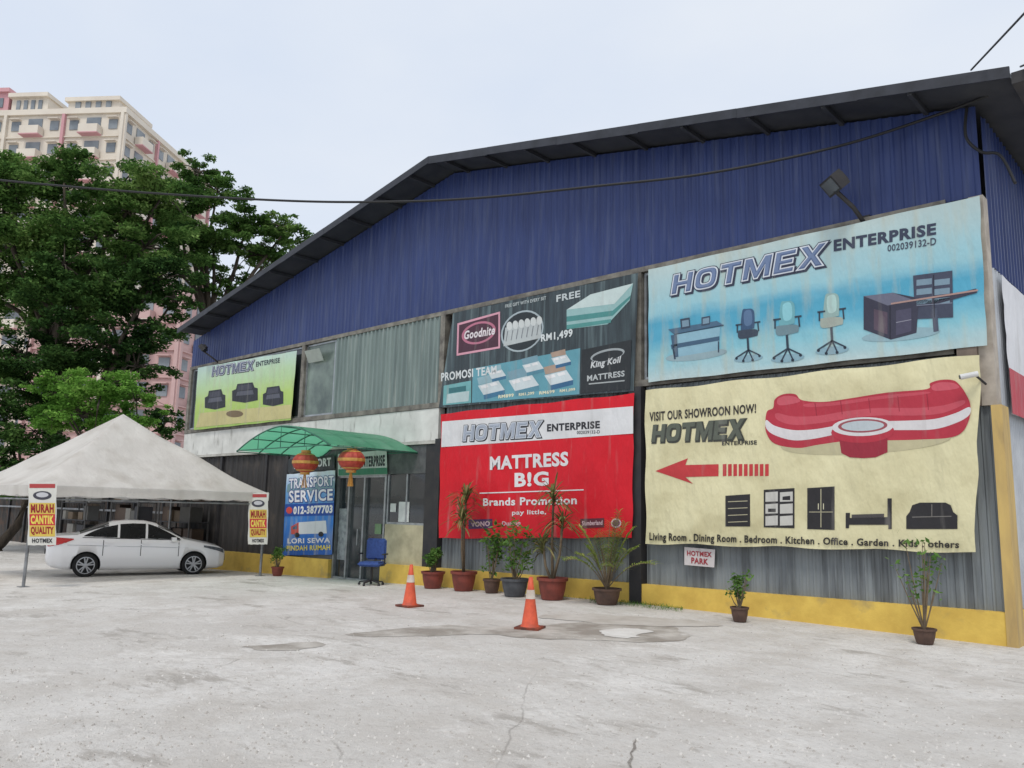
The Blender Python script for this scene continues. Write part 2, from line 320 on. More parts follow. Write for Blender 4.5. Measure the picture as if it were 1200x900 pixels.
cp=[(746,866),(743,872),(744,877),(739,883),(741,888),(737,894),(740,902),(738,915)]
mb=MB(); pts=[G(*p) for p in cp]; vs=[]
for i,p in enumerate(pts):
    d=Vector((1,.6,0)).normalized()*(.005+.003*(i%3)); vs+=[(p.x-d.x,p.y-d.y,gz(p.x)+.004),(p.x+d.x,p.y+d.y,gz(p.x)+.004)]
mb.add(vs,[(2*i,2*i+1,2*i+3,2*i+2) for i in range(len(pts)-1)])
mb.obj("pavement_crack",None,[crkm],kind="structure")
mb=MB()
for _ in range(4500):
    px=random.uniform(-30,1230) ; py=690+220*random.random()**.8
    p=G(px,py)
    if p.y>-.5: continue
    s_=random.choice([.005,.006,.008,.01,.014,.018]); z=gz(p.x)
    vs=[(p.x+random.uniform(.6,1)*s_*dx,p.y+random.uniform(.6,1)*s_*dy,z+dz*s_*.8) for dx,dy,dz in ((1,0,0),(0,1,0),(-1,0,0),(0,-1,0),(0.1,.1,1))]
    mb.add(vs,[(0,1,4),(1,2,4),(2,3,4),(3,0,4)],random.randint(0,1))
g=mb.obj("gravel",None,[mat("gravel_stone",c(178,172,164),rough=.9),mat("gravel_stone_light",c(210,206,199),rough=.9)],kind="stuff",label="loose gravel scattered over the cement lot",cat="gravel")
# ------------------------------------------------------------------ warehouse
XL=-24.3; BD=30.0
blue=mat("blue_cladding",c(48,64,114),c(40,54,100),scale=1.2,rough=.45,stretch=(3,3,.35),third=(c(78,88,120),2.2,.5,.85,(4,1,.3)),spec=.4)
yel=mat("yellow_paint",c(226,192,92),c(206,170,78),scale=2.5,rough=.75,bump=.004,third=(c(150,132,96),3,.6,.85))
whitew=mat("white_wall",c(224,224,218),c(198,198,192),scale=1.5,rough=.8,third=(c(140,138,130),3,.58,.8,(2,1,.5)))
greyc=mat("grey_translucent_sheet",c(136,142,144),c(108,114,118),scale=1,rough=.5,stretch=(3,1,.3),third=(c(86,90,92),2,.5,.7,(3,1,.3)))
curt=mat("weathered_sheet",c(132,146,142),c(104,118,116),scale=1,rough=.6,stretch=(4,1,.3),third=(c(168,176,170),2,.55,.75,(5,1,.2)))
dark=mat("dark_steel",c(38,38,42),c(52,50,50),rough=.6)
roofm=mat("roof_sheet",c(42,44,50),c(58,60,64),scale=2,rough=.6)
brown=mat("brown_steel_post",c(140,124,110),c(108,96,86),scale=3,rough=.7,stretch=(1,1,.3))
silver=mat("aluminium_frame",c(176,180,182),c(140,144,146),rough=.35,metal=.6)
glassd=mat("dark_glass",c(34,38,42),c(58,64,66),scale=.8,rough=.08,spec=.8)
shut=mat("dark_shutter",c(62,59,58),c(44,43,43),scale=2,rough=.7,stretch=(3,1,.4),third=(c(84,76,68),2,.55,.8))
inter=mat("dark_interior",c(30,30,32),rough=.9)
wh=thing("warehouse","long warehouse with blue corrugated gable and dark roof","building",(0,0,0))
OV=.8
pl=F(213,383,-OV); pk=F(503,185,-OV); pr=F(1197,79,-OV)
def rz(x): return pl[1]+(pk[1]-pl[1])*(x-pl[0])/(pk[0]-pl[0]) if x<pk[0] else pk[1]+(pr[1]-pk[1])*(x-pk[0])/(pr[0]-pk[0])
XR=0.45
mb=MB(); corr(mb,XL,.015,6.2,lambda x:rz(x)-.12,0.0,.16,.016); mb.obj("gable_cladding",wh,[blue])
mb=MB(); T=.07
for a,b_ in ((pl[0]-.25,pk[0]),(pk[0],XR+.15)):
    za,zb=rz(a),rz(b_)
    mb.add([(a,-OV,za-T),(b_,-OV,zb-T),(b_,BD,zb-T),(a,BD,za-T),(a,-OV,za),(b_,-OV,zb),(b_,BD,zb),(a,BD,za)],[(0,3,2,1),(4,5,6,7),(0,1,5,4),(1,2,6,5),(2,3,7,6),(3,0,4,7)])
ro=mb.obj("roof",wh,[roofm])
mb=MB()
for a,b_ in ((pl[0]-.27,pk[0]),(pk[0],XR+.17)):
    n_=int((b_-a)/1.9)
    for i in range(n_):
        x0=a+(b_-a)*i/n_; x1=a+(b_-a)*(i+1)/n_+.001; h=.13+.03*random.random(); e=.004*(i%2)
        mb.add([(x0,-OV-.03-e,rz(x0)-h),(x1,-OV-.03-e,rz(x1)-h),(x1,-OV-.004,rz(x1)-h),(x0,-OV-.004,rz(x0)-h),(x0,-OV-.03-e,rz(x0)+.03),(x1,-OV-.03-e,rz(x1)+.03),(x1,-OV-.004,rz(x1)+.03),(x0,-OV-.004,rz(x0)+.03)],[(0,3,2,1),(4,5,6,7),(0,1,5,4),(1,2,6,5),(2,3,7,6),(3,0,4,7)])
mb.obj("verge_trim",ro,[mat("verge_metal",c(50,52,60),c(34,36,42),rough=.5)])
x=pl[0]+.4
while x<XR:
    boxpart("purlin",ro,roofm,x-.03,x+.03,-OV+.01,BD if x>XR-.5 else .6,rz(x)-T-.09,rz(x)-T-.012); x+=1.25
boxpart("gutter",ro,dark,XR+.18,XR+.34,-OV,BD,rz(XR+.15)-.22,rz(XR+.15)-.06)
def zpl(x): return .43+.0115*x
def plinth(x0,x1):
    n_=8; mb=MB()
    for i in range(n_):
        a=x0+(x1-x0)*i/n_; b_=x0+(x1-x0)*(i+1)/n_
        mb.add([(a,-.12,-.6),(b_,-.12,-.6),(b_,.2,-.6),(a,.2,-.6),(a,-.12,zpl(a)),(b_,-.12,zpl(b_)),(b_,.2,zpl(b_)),(a,.2,zpl(a))],[(4,5,6,7),(0,1,5,4)]+([(3,0,4,7)] if i==0 else [])+([(1,2,6,5)] if i==n_-1 else []))
    mb.obj("plinth",wh,[yel])
fx=lambda px,py=600:F(px,py)[0]
XD0,XD1=fx(393),fx(452); XW1=fx(499)
XC=fx(1174,620)     # lower sheeting ends here, painted corner post beyond
plinth(XL,XD0-.02); plinth(XD1+.02,XC-.003)
X1=fx(355,450); X2=fx(519,430); X3=fx(749,500)
mb=MB(); corr(mb,X2+.17,X3-.15,zpl,3.99,.02,.11,.02); mb.obj("wall_sheet",wh,[greyc])
mb=MB(); corr(mb,X3+.15,XC-.01,zpl,3.93,.02,.11,.02); mb.obj("wall_sheet",wh,[greyc])
boxpart("column",wh,dark,X3-.13,X3+.13,-.135,.2,-.4,3.93); boxpart("column",wh,dark,X2-.02,X2+.16,-.135,.2,-.5,3.2)
boxpart("column",wh,brown,-.40,-.15,-.125,.0,3.18,6.13,label="tan brown steel corner column")
boxpart("corner_post",wh,mat("yellow_tan_post",c(206,176,108),c(178,150,98),rough=.8,scale=2,stretch=(2,2,.4),third=(c(132,116,92),3,.58,.85,(2,2,.4))),XC,.11,-.14,.24,-.6,3.17,label="yellow tan painted corner post")
boxpart("corner_wall",wh,mat("beige_wall",c(190,180,166),c(156,146,134),rough=.8,scale=3),-.145,.04,-.05,.2,3.18,6.19)
rail=mat("weathered_rail",c(138,134,124),c(92,88,82),scale=4,rough=.7)
for x in (XL+.08,X1,X2,X3): boxpart("mullion",wh,rail,x-.08,x+.08,-.05,.15,4.065,6.135)
boxpart("window_rail",wh,rail,XL,-.45,-.06,.14,3.94,4.06); boxpart("window_rail",wh,rail,XL,-.45,-.045,.1,6.14,6.24)
boxpart("mullion",wh,rail,X2+.3,X2+.36,-.03,.02,4.065,6.135)
def window(x0,x1,z0,z1,y,fr=.05,gl=None,nv=1,label=None):
    wo=MB().box(x0,x1,y,y+.03,z0,z1).obj("window",wh,[gl or glassd],label=label)
    m2=MB(); m2.box(x0,x1,y-.03,y+.005,z1-fr,z1); m2.box(x0,x1,y-.03,y+.005,z0,z0+fr)
    for i in range(nv+1):
        xx=x0+(x1-x0-fr)*i/nv; m2.box(xx,xx+fr,y-.033,y+.006,z0+fr,z1-fr)
    m2.obj("frame",wo,[silver]); return wo
window(XL+.17,X1-.09,4.07,6.13,.05,nv=3)
xq=fx(392,440)
window(X1+.09,xq-.02,4.07,6.13,.05,nv=1,gl=mat("greenish_glass",c(128,142,132),c(78,90,86),scale=1.2,rough=.25),label="grimy greenish window beside weathered sheeting")
mb=MB(); mb.obox(((X1+xq)/2-.1,-.12,5.75),(.36,0,0),(0,.012,0),(0,-.08,.16)); mb.obj("window_flap",wh,[mat("flap_glass",c(176,184,176),rough=.3)])
mb=MB(); corr(mb,xq,X2-.1,4.065,6.135,.0,.16,.04); mb.obj("window_sheet",wh,[curt])
window(X2+.37,X3-.1,4.07,6.13,.06,nv=5)
window(X3+.1,-.46,4.07,6.13,.06,nv=8)
boxpart("fascia_wall",wh,whitew,XL,X2-.04,-.04,.15,3.18,3.93)
boxpart("ledge",wh,mat("pale_ledge",c(200,198,190),c(160,158,150),scale=2,rough=.8),XL,X2-.03,-.09,.1,3.1,3.17)
xs0=fx(333,600)
mb=MB(); corr(mb,XL,xs0,.1,3.09,.03,.3,.03); mb.obj("dark_sheeting",wh,[shut])
for x in (-18.9,-21.6,xs0): boxpart("shutter_post",wh,dark,x,x+.12,-.06,.1,.1,3.09)
boxpart("wall_panel",wh,mat("grey_panel",c(120,122,124),rough=.7),xs0+.13,XD0-.06,.0,.15,.1,3.09)
# entrance
zt=F(420,557)[1]; z0=gz(XD0)-.02
door=boxpart("door",wh,glassd,XD0+.06,XD1-.06,.06,.09,z0+.08,zt-.06,label="dark glass sliding door with silver frame")
f2=MB(); f2.box(XD0,XD1,-.02,.1,zt-.06,zt); xm=(XD0+XD1)/2+.15
for x in (XD0,XD0+.55,xm,XD1-.06): f2.box(x,x+.06,-.025,.11,z0,zt-.06)
f2.box(XD0+.06,XD1-.06,-.01,.1,z0,z0+.08); f2.obj("frame",door,[silver])
boxpart("handle",door,silver,xm-.12,xm-.09,-.08,-.02,z0+.9,z0+1.3)
boxpart("poster",door,mat("faded_paper",c(160,166,168),c(110,116,120),scale=9,rough=.6),XD0+.12,XD0+.5,.04,.058,z0+.5,z0+1.8)
boxpart("push_sticker",door,mat("sticker_green",c(120,150,110),rough=.6),XD1-.45,XD1-.2,.04,.058,z0+1.2,z0+1.45)
zc=F(475,615)[1]
boxpart("counter_panel",wh,mat("beige_panel",c(196,188,156),c(166,158,130),scale=3,rough=.6),XD1+.02,XW1,-.02,.15,zpl(XD1),zc)
ew=window(XD1+.02,XW1,zc,3.09,.04,nv=2)
for (a,b_,cc,d) in ((468,588,479,612),(458,590,464,600)):
    p=F(a,b_,.03);q=F(cc,d,.03); boxpart("paper_notice",ew,mat("paper",c(215,218,215),c(190,192,190),rough=.6),p[0],q[0],.02,.032,q[1],p[1])
boxpart("column",wh,dark,XW1,X2-.03,-.06,.15,-.4,3.09)
boxpart("header_panel",wh,mat("grey_header",c(96,98,98),c(70,72,74),rough=.7),XD0-.05,XW1,-.045,.035,zt+.01,3.085)
# side wall
side=mat("side_sheet",c(188,192,196),c(158,162,168),scale=1,rough=.5)
mb=MB(); corr(mb,.25,BD,5.2,rz(.1)-.15,.02,.2,.03,axis='y'); mb.obj("side_cladding",wh,[blue])
mb=MB(); corr(mb,.25,BD,.43,5.2,.02,.11,.02,axis='y'); mb.obj("side_wall",wh,[side])
boxpart("side_plinth",wh,yel,.046,.1,.25,BD,-.6,.43)
mb=MB(); mb.box(XL,XL+.15,.16,BD,-.5,7.2); mb.box(XL+.16,-.2,BD-.15,BD,-.5,7.3); mb.obj("back_wall",wh,[side])
boxpart("interior_dark_sheet",wh,inter,XL+.2,-.2,.25,.3,-.3,6.2)  # dark sheet stands in for the unlit room behind the facade
mpS=lambda a,b_,o: Vector((.12+o,a,b_))
Bn=Banner(mpS,"banner","white and red banner on the warehouse flank wall","banner",[(.4,5.1),(6,5.1),(6,3.1),(.4,3.1)],pm((228,228,230)))
Bn.poly([(.4,3.75),(6,3.75),(6,3.1),(.4,3.1)],(190,30,48)); Bn.done()
# awning
gr=mat("green_polycarbonate",c(96,168,134),c(78,150,118),scale=3,rough=.3,stretch=(1,.3,1),third=(c(136,180,158),3,.5,.8))
b_=gr.node_tree.nodes["Principled BSDF"]
nt=gr.node_tree; tr=nt.nodes.new("ShaderNodeBsdfTranslucent"); tr.inputs[0].default_value=c(128,220,176); ms=nt.nodes.new("ShaderNodeMixShader"); ms.inputs[0].default_value=.55
nt.links.new(b_.outputs[0],ms.inputs[1]); nt.links.new(tr.outputs[0],ms.inputs[2]); nt.links.new(ms.outputs[0],nt.nodes["Material Output"].inputs[0])
AX,AW,AD,AZ,AR=-14.05,2.0,2.45,2.92,.52
def arc(t,y,e=0):
    s=2*t-1; k=1-abs(s)**1.8; return Vector((AX+AW*s,y,AZ+AR*k+e))
mb=MB(); nn_=28; vs=[]
for j in range(9):
    for i in range(nn_+1): vs.append(arc(i/nn_,-AD*j/8-.05))
mb.add(vs,[(j*(nn_+1)+i,j*(nn_+1)+i+1,(j+1)*(nn_+1)+i+1,(j+1)*(nn_+1)+i) for j in range(8) for i in range(nn_)])
aw=mb.obj("awning",wh,[gr],smooth=True)
mb=MB(); gf=mat("green_frame",c(50,108,88),rough=.5)
for j in range(5):
    y=-AD*j/4-.05; mb.tube([arc(i/nn_,y,-.02) for i in range(nn_+1)],.016,6)
    if j in (0,4):
        mb.tube([arc(0,y),arc(1,y)],.014,6)
        for t in (.25,.5,.75):
            p=arc(t,y); mb.tube([p,(p.x,p.y,AZ)],.01,6)
for t in (0,.18,.34,.5,.66,.82,1): mb.tube([arc(t,-.05,-.03),arc(t,-AD-.05,-.03)],.014,6)
mb.obj("frame",aw,[gf],smooth=True)
def flood(loc,s,label):
    e=thing("flood_lamp",label,"lamp",loc,group="floodlights on the facade"); L0=Vector(loc); m1=MB()
    m1.tube([L0+Vector((.28*s,.47,-.62*s)),L0+Vector((.2*s,.25,-.4*s)),L0+Vector((0,0,-.12*s))],.04*s,6)
    m1.box(L0.x+.2*s,L0.x+.38*s,L0.y+.46,L0.y+.5,L0.z-.75*s,L0.z-.5*s); m1.obj("bracket",e,[dark])
    m2=MB(); R=Matrix.Rotation(-.75,3,'Z')@Matrix.Rotation(.7,3,'X'); m2.obox(L0,R@Vector((.22*s,0,0)),R@Vector((0,.1*s,0)),R@Vector((0,0,.15*s)))
    m2.obox(L0+R@Vector((0,.13*s,0)),R@Vector((.12*s,0,0)),R@Vector((0,.05*s,0)),R@Vector((0,0,.09*s))); m2.obj("housing",e,[dark])
    m3=MB(); m3.obox(L0+R@Vector((0,-.102*s,0)),R@Vector((.18*s,0,0)),R@Vector((0,.005,0)),R@Vector((0,0,.115*s))); m3.obj("lens",e,[mat("lamp_glass",c(90,94,100),rough=.15)])
flood(tuple(F3(978,215,-.5)),.9,"dark floodlight on a bracket over the blue banner")
flood(tuple(F3(238,408,-.5)),.7,"small dark floodlight on the blue cladding edge")
e=thing("security_camera","small white security camera beside the cream banner","camera",tuple(F3(1138,440,-.35))); q=ORG[e.name]
m1=MB(); m1.tube([q+Vector((-.12,-.06,-.02)),q+Vector((.08,.02,.02))],.038,12); m1.obj("camera_body",e,[mat("white_plastic",c(220,220,218),rough=.4)])
m1=MB(); m1.tube([q+Vector((.05,.02,.0)),q+Vector((.12,.23,-.1))],.016,6); m1.obj("bracket",e,[dark])
m1=MB(); m1.tube([q+Vector((-.135,-.065,-.022)),q+Vector((-.122,-.06,-.02))],.026,10); m1.obj("lens",e,[glassd])
# ------------------------------------------------------------------ banners
zr=lambda q,y:(0,F3(q[0][0],q[0][1],y).z-F3(q[3][0],q[3][1],y).z)
q=[(232,431),(348,411),(341,492),(227,504)]; h=zr(q,-.15)[1]
B=Banner(fac(-.15),"banner","faded green furniture banner hung across upper windows","banner",q,gradmat("banner_green",[(0,c(160,190,96)),(.4,c(178,204,112)),(.65,c(180,208,160)),(1,c(190,214,206))],0,h))
B.logo(248,430,298,422,11,11.5)
B.text("ENTERPRISE",(300,424),(328,419),(328,425),(300,430),(40,50,60),.03)
for cx,cy,rx in ((252,468,12),(287,460,15),(320,464,12)):
    B.poly([(cx-rx,cy+10),(cx-rx,cy-2),(cx-rx*.7,cy-4),(cx-rx*.6,cy-10),(cx+rx*.6,cy-12),(cx+rx*.75,cy-6),(cx+rx,cy-5),(cx+rx,cy+9),(cx,cy+12)],(36,38,46),1)
    B.poly([(cx-rx*.55,cy-8),(cx+rx*.5,cy-10),(cx+rx*.55,cy-4),(cx-rx*.6,cy-2)],(60,62,74),2)
    B.poly([(cx-rx*.6,cy-1),(cx+rx*.6,cy-3),(cx+rx*.7,cy+2),(cx-rx*.7,cy+4)],(84,86,98),2)
B.poly([(235,484),(342,474),(341,490),(229,501)],(206,196,134),0)
B.ell(275,485,10,4,(120,100,70),2); B.done()
q=[(531,367),(748,320),(743,458),(514,478)]
B=Banner(fac(-.15),"banner","dark promotional mattress banner across the upper windows","banner",q,mat("banner_dark",c(34,42,46),c(60,74,78),scale=1.5,rough=.3,stretch=(5,1,.4),bump=.09,bscale=1.5,bst=(1.1,1,.5),third=(c(108,126,128),1.2,.52,.75,(7,1,.25))))
B.poly([(536,379),(586,365),(586,408),(535,417)],(226,160,178),0); B.poly([(538,381),(584,368),(584,406),(537,414)],(70,36,52),1)
B.ell(561,390,20,13,(190,110,135),2,-.2); B.ell(561,390,17,10.5,(70,36,52),3,-.2)
B.text("Goodnite",(544,388),(580,381),(580,392),(544,398),(235,225,228),.03,.2,4)
B.ell(612,388,25,24,(170,185,190),1.5,-.2); B.ell(612,388,23,22,(34,42,46),2,-.2)
B.poly([(592,384),(634,376),(634,396),(590,406)],(188,196,196),3)
for i in range(6): B.ell(597+i*7,382-i*1.3,3.4,5,(215,220,218),4)
for i in range(7): B.line((593+i*6,400-i*1.2),(595+i*6,388-i*1.2),1,(120,126,130),4)
B.text("RM1,499",(634,392),(671,385),(671,396),(634,402),(225,232,232),.035,0,3)
B.text("FREE",(652,346),(680,340),(680,348),(652,354),(200,210,212),.03,0,3)
B.poly([(664,363),(692,345),(742,332),(738,352),(712,380),(664,386)],(150,192,190),1)
B.poly([(664,363),(692,345),(742,332),(720,356)],(206,224,220),2); B.poly([(664,371),(718,364),(739,346),(738,350),(718,370),(664,377)],(72,142,138),3)
B.poly([(664,381),(716,374),(716,378),(664,386)],(80,150,146),3)
B.text("PROMOSI TEAM",(517,437),(582,428),(582,438),(517,447),(225,230,230),.03,0,3)
B.poly([(520,452),(552,446),(552,472),(519,475)],(112,176,178),1); B.poly([(524,462),(550,458),(549,470),(523,473)],(190,212,212),2); B.poly([(526,455),(546,452),(546,458),(526,461)],(50,110,116),3)
B.poly([(554,432),(680,408),(679,462),(553,472)],(96,160,176),.5)
for k,(bx,by,sx) in enumerate(((560,452,30),(596,446,34),(638,440,32),(572,437,20),(612,428,24),(646,420,22))):
    B.poly([(bx,by),(bx+sx*.8,by-sx*.2),(bx+sx*1.05,by+sx*.16),(bx+sx*.22,by+sx*.36)],(214,226,228),1.5+k*.02); B.poly([(bx+sx*.22,by+sx*.36),(bx+sx*1.05,by+sx*.16),(bx+sx*1.05,by+sx*.34),(bx+sx*.24,by+sx*.54)],((60,116,150),(84,140,160),(50,100,140))[k%3],1.6+k*.02)
    B.poly([(bx+1,by-1),(bx+sx*.78,by-sx*.2),(bx+sx*.74,by-sx*.5),(bx-1,by-sx*.3)],((150,186,196),(120,160,176),(176,150,130))[k%3],1.4+k*.02)
    B.poly([(bx+sx*.1,by+sx*.02),(bx+sx*.36,by-sx*.05),(bx+sx*.42,by+sx*.05),(bx+sx*.16,by+sx*.12)],(244,244,244),2.6); B.poly([(bx+sx*.46,by-sx*.07),(bx+sx*.72,by-sx*.14),(bx+sx*.78,by-sx*.04),(bx+sx*.52,by+sx*.03)],(244,244,244),2.6)
for k in range(4): B.text(("RM899","RM1,299","RM699","RM1,099")[k],(584+k*24,463-k*2.2),(602+k*24,461-k*2.2),(602+k*24,465-k*2.2),(584+k*24,467-k*2.2),(240,236,200),.03,0,3)
B.poly([(682,410),(740,398),(738,456),(680,461)],(34,38,42),1.5)
B.ell(712,416,20,7,(160,168,170),2.5,-.2); B.ell(712,417,18,5.5,(34,38,42),3.5,-.2)
B.text("King Koil",(692,424),(728,417),(728,427),(692,434),(210,214,214),.035,.2,4)
B.text("MATTRESS",(688,440),(732,434),(732,441),(688,447),(190,196,196),.03,0,4); B.line((690,450),(732,446),1.5,(170,176,176),4)
B.text("FREE GIFT WITH EVERY SET",(592,357),(640,347),(640,351),(592,361),(190,200,200),.02,0,3)
B.done()
q=[(760,316),(1148,229),(1157,405),(760,448)]; h=zr(q,-.15)[1]
B=Banner(fac(-.15),"banner","faded pale blue office furniture banner on upper wall","banner",q,gradmat("banner_blue",[(0,c(186,206,206)),(.2,c(136,192,204)),(.36,c(88,168,196)),(.5,c(82,162,190)),(.62,c(150,196,206)),(1,c(184,202,200))],0,h,amt=.22),nx=60)
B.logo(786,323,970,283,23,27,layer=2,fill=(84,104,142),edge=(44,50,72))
B.text("ENTERPRISE",(977,281),(1097,261),(1097,275),(977,295),(50,58,80),.045,0,2)
B.text("002039132-D",(1040,287),(1097,278),(1097,287),(1040,295),(66,74,92),.02,0,2)
B.ell(816,416,36,6,(150,178,186),.5,-.12)
B.poly([(783,386),(840,376),(848,381),(790,392)],(70,104,130),2); B.line((790,392),(848,381),1.2,(36,60,84),3)
B.poly([(786,393),(844,383),(842,410),(790,419)],(142,186,204),1); B.poly([(786,404),(843,394),(843,399),(787,409)],(60,92,118),3); B.poly([(786,393),(793,392),(795,418),(790,419)],(60,92,118),3)
B.poly([(797,374),(808,372),(809,384),(798,386)],(50,66,86),3); B.poly([(822,372),(832,370),(832,380),(822,382)],(50,66,86),3); B.line((789,409),(791,421),2,(50,66,86),3); B.line((842,400),(842,413),1.5,(50,66,86),3)
B.poly([(799,376),(807,374.6),(807.6,382),(799.6,383.4)],(120,150,170),4); B.poly([(823.5,373.5),(831,372),(831,378.6),(823.5,380)],(120,150,170),4)
def chair(cx,cy,s,col,acc):
    hi=tuple(min(255,v+34) for v in col); B.ell(cx+1*s,cy+25*s,17*s,4*s,(138,176,190),.5,-.1)
    B.sp([(cx-6*s,cy-31*s),(cx-1*s,cy-33*s),(cx+5*s,cy-33*s),(cx+8*s,cy-28*s),(cx+8*s,cy-12*s),(cx+6*s,cy-10*s),(cx-6*s,cy-8*s),(cx-8*s,cy-12*s)],col,2); B.sp([(cx-4*s,cy-29*s),(cx+4*s,cy-31*s),(cx+5*s,cy-16*s),(cx-3*s,cy-14*s)],hi,2.5)
    B.sp([(cx-11*s,cy-6*s),(cx-8*s,cy-8*s),(cx+10*s,cy-9*s),(cx+12*s,cy-3*s),(cx+9*s,cy-1*s),(cx-9*s,cy+2*s)],acc,3)
    B.line((cx,cy),(cx+1*s,cy+16*s),2.5*s,(44,58,74),2)
    for dx,dy in ((-13,24),(-5,27),(6,26),(14,21)): B.line((cx+s,cy+15*s),(cx+dx*s,cy+dy*s),1.6*s,(44,58,74),2); B.ell(cx+dx*s,cy+dy*s+1,1.6*s,1.6*s,(30,40,54),3,0,10)
    B.line((cx-12*s,cy-14*s),(cx-12*s,cy-5*s),1.6*s,(44,58,74),3); B.line((cx+12*s,cy-17*s),(cx+13*s,cy-7*s),1.6*s,(44,58,74),3); B.line((cx-14*s,cy-14*s),(cx-6*s,cy-15*s),1.8*s,(44,58,74),3); B.line((cx+8*s,cy-17*s),(cx+15*s,cy-18*s),1.8*s,(44,58,74),3)
chair(876,395,1.0,(50,80,116),(54,66,84)); chair(922,391,1.15,(110,176,186),(112,140,150)); chair(974,382,1.15,(150,184,178),(166,176,164))
B.ell(1056,392,46,7,(146,180,190),.5,-.1)
B.poly([(1070,323),(1116,317),(1117,372),(1072,374)],(60,66,86),2)
for i in range(3):
    for j in range(2): B.poly([(1074+j*21,328+i*11),(1092+j*21,326+i*11),(1092+j*21,333+i*11),(1074+j*21,335+i*11)],(122,148,166),3)
B.line((1094,322),(1095,372),1,(30,34,48),4); B.line((1074,358),(1116,355),1,(120,130,150),4)
B.poly([(1012,347),(1046,343),(1090,352),(1144,338),(1145,343),(1092,358),(1076,360),(1074,390),(1044,398),(1012,386)],(50,50,68),3)
B.poly([(1012,347),(1046,343),(1072,352),(1040,358)],(106,108,128),4); B.line((1044,356),(1146,340),2,(176,140,132),5); B.poly([(1024,362),(1040,366),(1040,392),(1024,386)],(84,68,84),4); B.poly([(1050,364),(1068,361),(1068,388),(1050,393)],(70,68,90),4); B.line((1050,378),(1068,374.5),.8,(150,150,165),5); B.line((1043,358),(1043,397),1,(24,24,36),5)
B.poly([(1092,362),(1098,361),(1100,388),(1094,389)],(70,78,98),3)
B.done()
q=[(756,458),(1150,415),(1143,648),(757,637)]
crm=mat("banner_cream",c(224,217,176),c(210,202,160),scale=.8,rough=.5,bump=.16,bscale=1.5,bst=(1.1,1,.5),third=(c(190,181,140),1.5,.52,.8))
B=Banner(fac(-.22),"banner","wrinkled cream banner with red sofa and arrow","banner",q,crm,sag=.015,nx=60)
B.text("VISIT OUR SHOWROON NOW!",(761,483),(886,473),(886,484),(761,494),(48,44,40),.03,0,2)
q4=[(763,498),(873,490),(873,514),(763,518)]
B.block(q4,.05,(56,58,52),1,(1.2,1.2)); B.block(q4,.0,(88,94,82),3)
B.text("ENTERPRISE",(846,517),(887,516),(887,521),(846,522),(48,48,44),.03,0,2)
RD=(188,44,62)
B.ell(1015,518,100,14,(200,192,152),.3,-.06)
B.sp([(897,493),(899,482),(906,478),(908,468),(918,462),(932,462),(940,469),(965,471),(995,467),(1040,460),(1086,456),(1090,449),(1104,445),(1118,446),(1126,453),(1132,462),(1137,474),(1136,490),(1128,506),(1112,513),(1080,515),(1045,516),(1000,516),(960,521),(935,525),(908,520),(898,507)],RD,1)
B.sp([(898,492),(908,499),(930,504),(955,503),(985,498),(1020,494),(1060,493),(1095,491),(1120,484),(1136,477),(1136,486),(1122,495),(1095,503),(1060,504),(1020,504),(985,508),(955,514),(930,516),(908,510),(898,502)],(228,224,224),2)
B.sp([(910,484),(930,488),(960,487),(990,482),(1030,478),(1075,478),(1105,475),(1128,469),(1129,474),(1105,484),(1075,487),(1030,487),(990,491),(960,496),(930,498),(911,492)],(206,76,90),2)
B.sp([(911,468),(920,464),(932,465),(937,471),(914,475)],(210,84,98),2); B.sp([(1092,452),(1102,448),(1118,449),(1123,455),(1096,458)],(210,84,98),2)
B.sp([(945,473),(980,471),(1030,464),(1084,459),(1084,462),(1030,468),(980,475),(946,477)],(206,70,86),2)
for xx in (955,985,1018,1052,1086): B.line((xx,472-(xx-955)*.08),(xx+2,487-(xx-955)*.05),.8,(150,34,50),3)
B.poly([(983,512),(1040,510),(1040,530),(1026,536),(1012,537),(996,536),(986,531)],(156,34,52),3)
B.ell(1011,506,37,13,RD,4,-.03); B.ell(1011,500,36,11,(228,224,224),5,-.03); B.ell(1011,499,29,8,(160,76,84),6,-.03); B.ell(1011,499,25,6,(196,206,210),7,-.03)
AR_=(200,50,54)
B.poly([(768,552),(806,537),(803,545),(842,544),(842,558),(803,559),(812,567)],AR_,1)
for i in range(9): x_=847+i*6.2; B.poly([(x_,544),(x_+4.2,543.7),(x_+4.2,557.6),(x_,558)],AR_,1)
DK=(36,34,36)
B.poly([(850,581),(879,579),(879,617),(850,617)],DK,1)
for i in range(4): B.line((853,588+i*8),(876,587+i*8),.9,(190,184,150),2)
B.poly([(895,574),(931,572),(931,619),(895,618)],DK,1)
for i in range(3):
    for j in range(2): B.poly([(897+j*17,577+i*14),(911.5+j*17.5,576+i*14),(911.5+j*17.5,587.5+i*14),(897+j*17,588+i*14)],(206,204,196),2)
B.poly([(900,596),(909,596),(909,600),(900,600)],DK,3); B.poly([(917,582),(926,581),(926,586),(917,586)],DK,3)
B.poly([(946,572),(978,570),(978,621),(946,620)],DK,1); B.line((962,573),(962,618),1,(190,184,150),2); B.line((948,600),(976,600),.8,(190,184,150),2); B.line((959,590),(959,597),1,(220,214,180),2); B.line((965,590),(965,597),1,(220,214,180),2)
B.poly([(991,601),(996,601),(996,607),(1040,606),(1040,584),(1045,584),(1045,620),(1041,620),(1041,615),(995,615),(995,619),(991,619)],DK,1); B.poly([(998,603),(1036,602),(1036,606),(998,607)],(70,66,66),2)
B.poly([(1062,605),(1066,600),(1069,592),(1078,589),(1108,589),(1114,592),(1117,600),(1122,604),(1122,620),(1062,620)],DK,1); B.line((1069,606),(1115,605),1,(120,116,110),2); B.line((1092,591),(1092,605),1,(120,116,110),2)
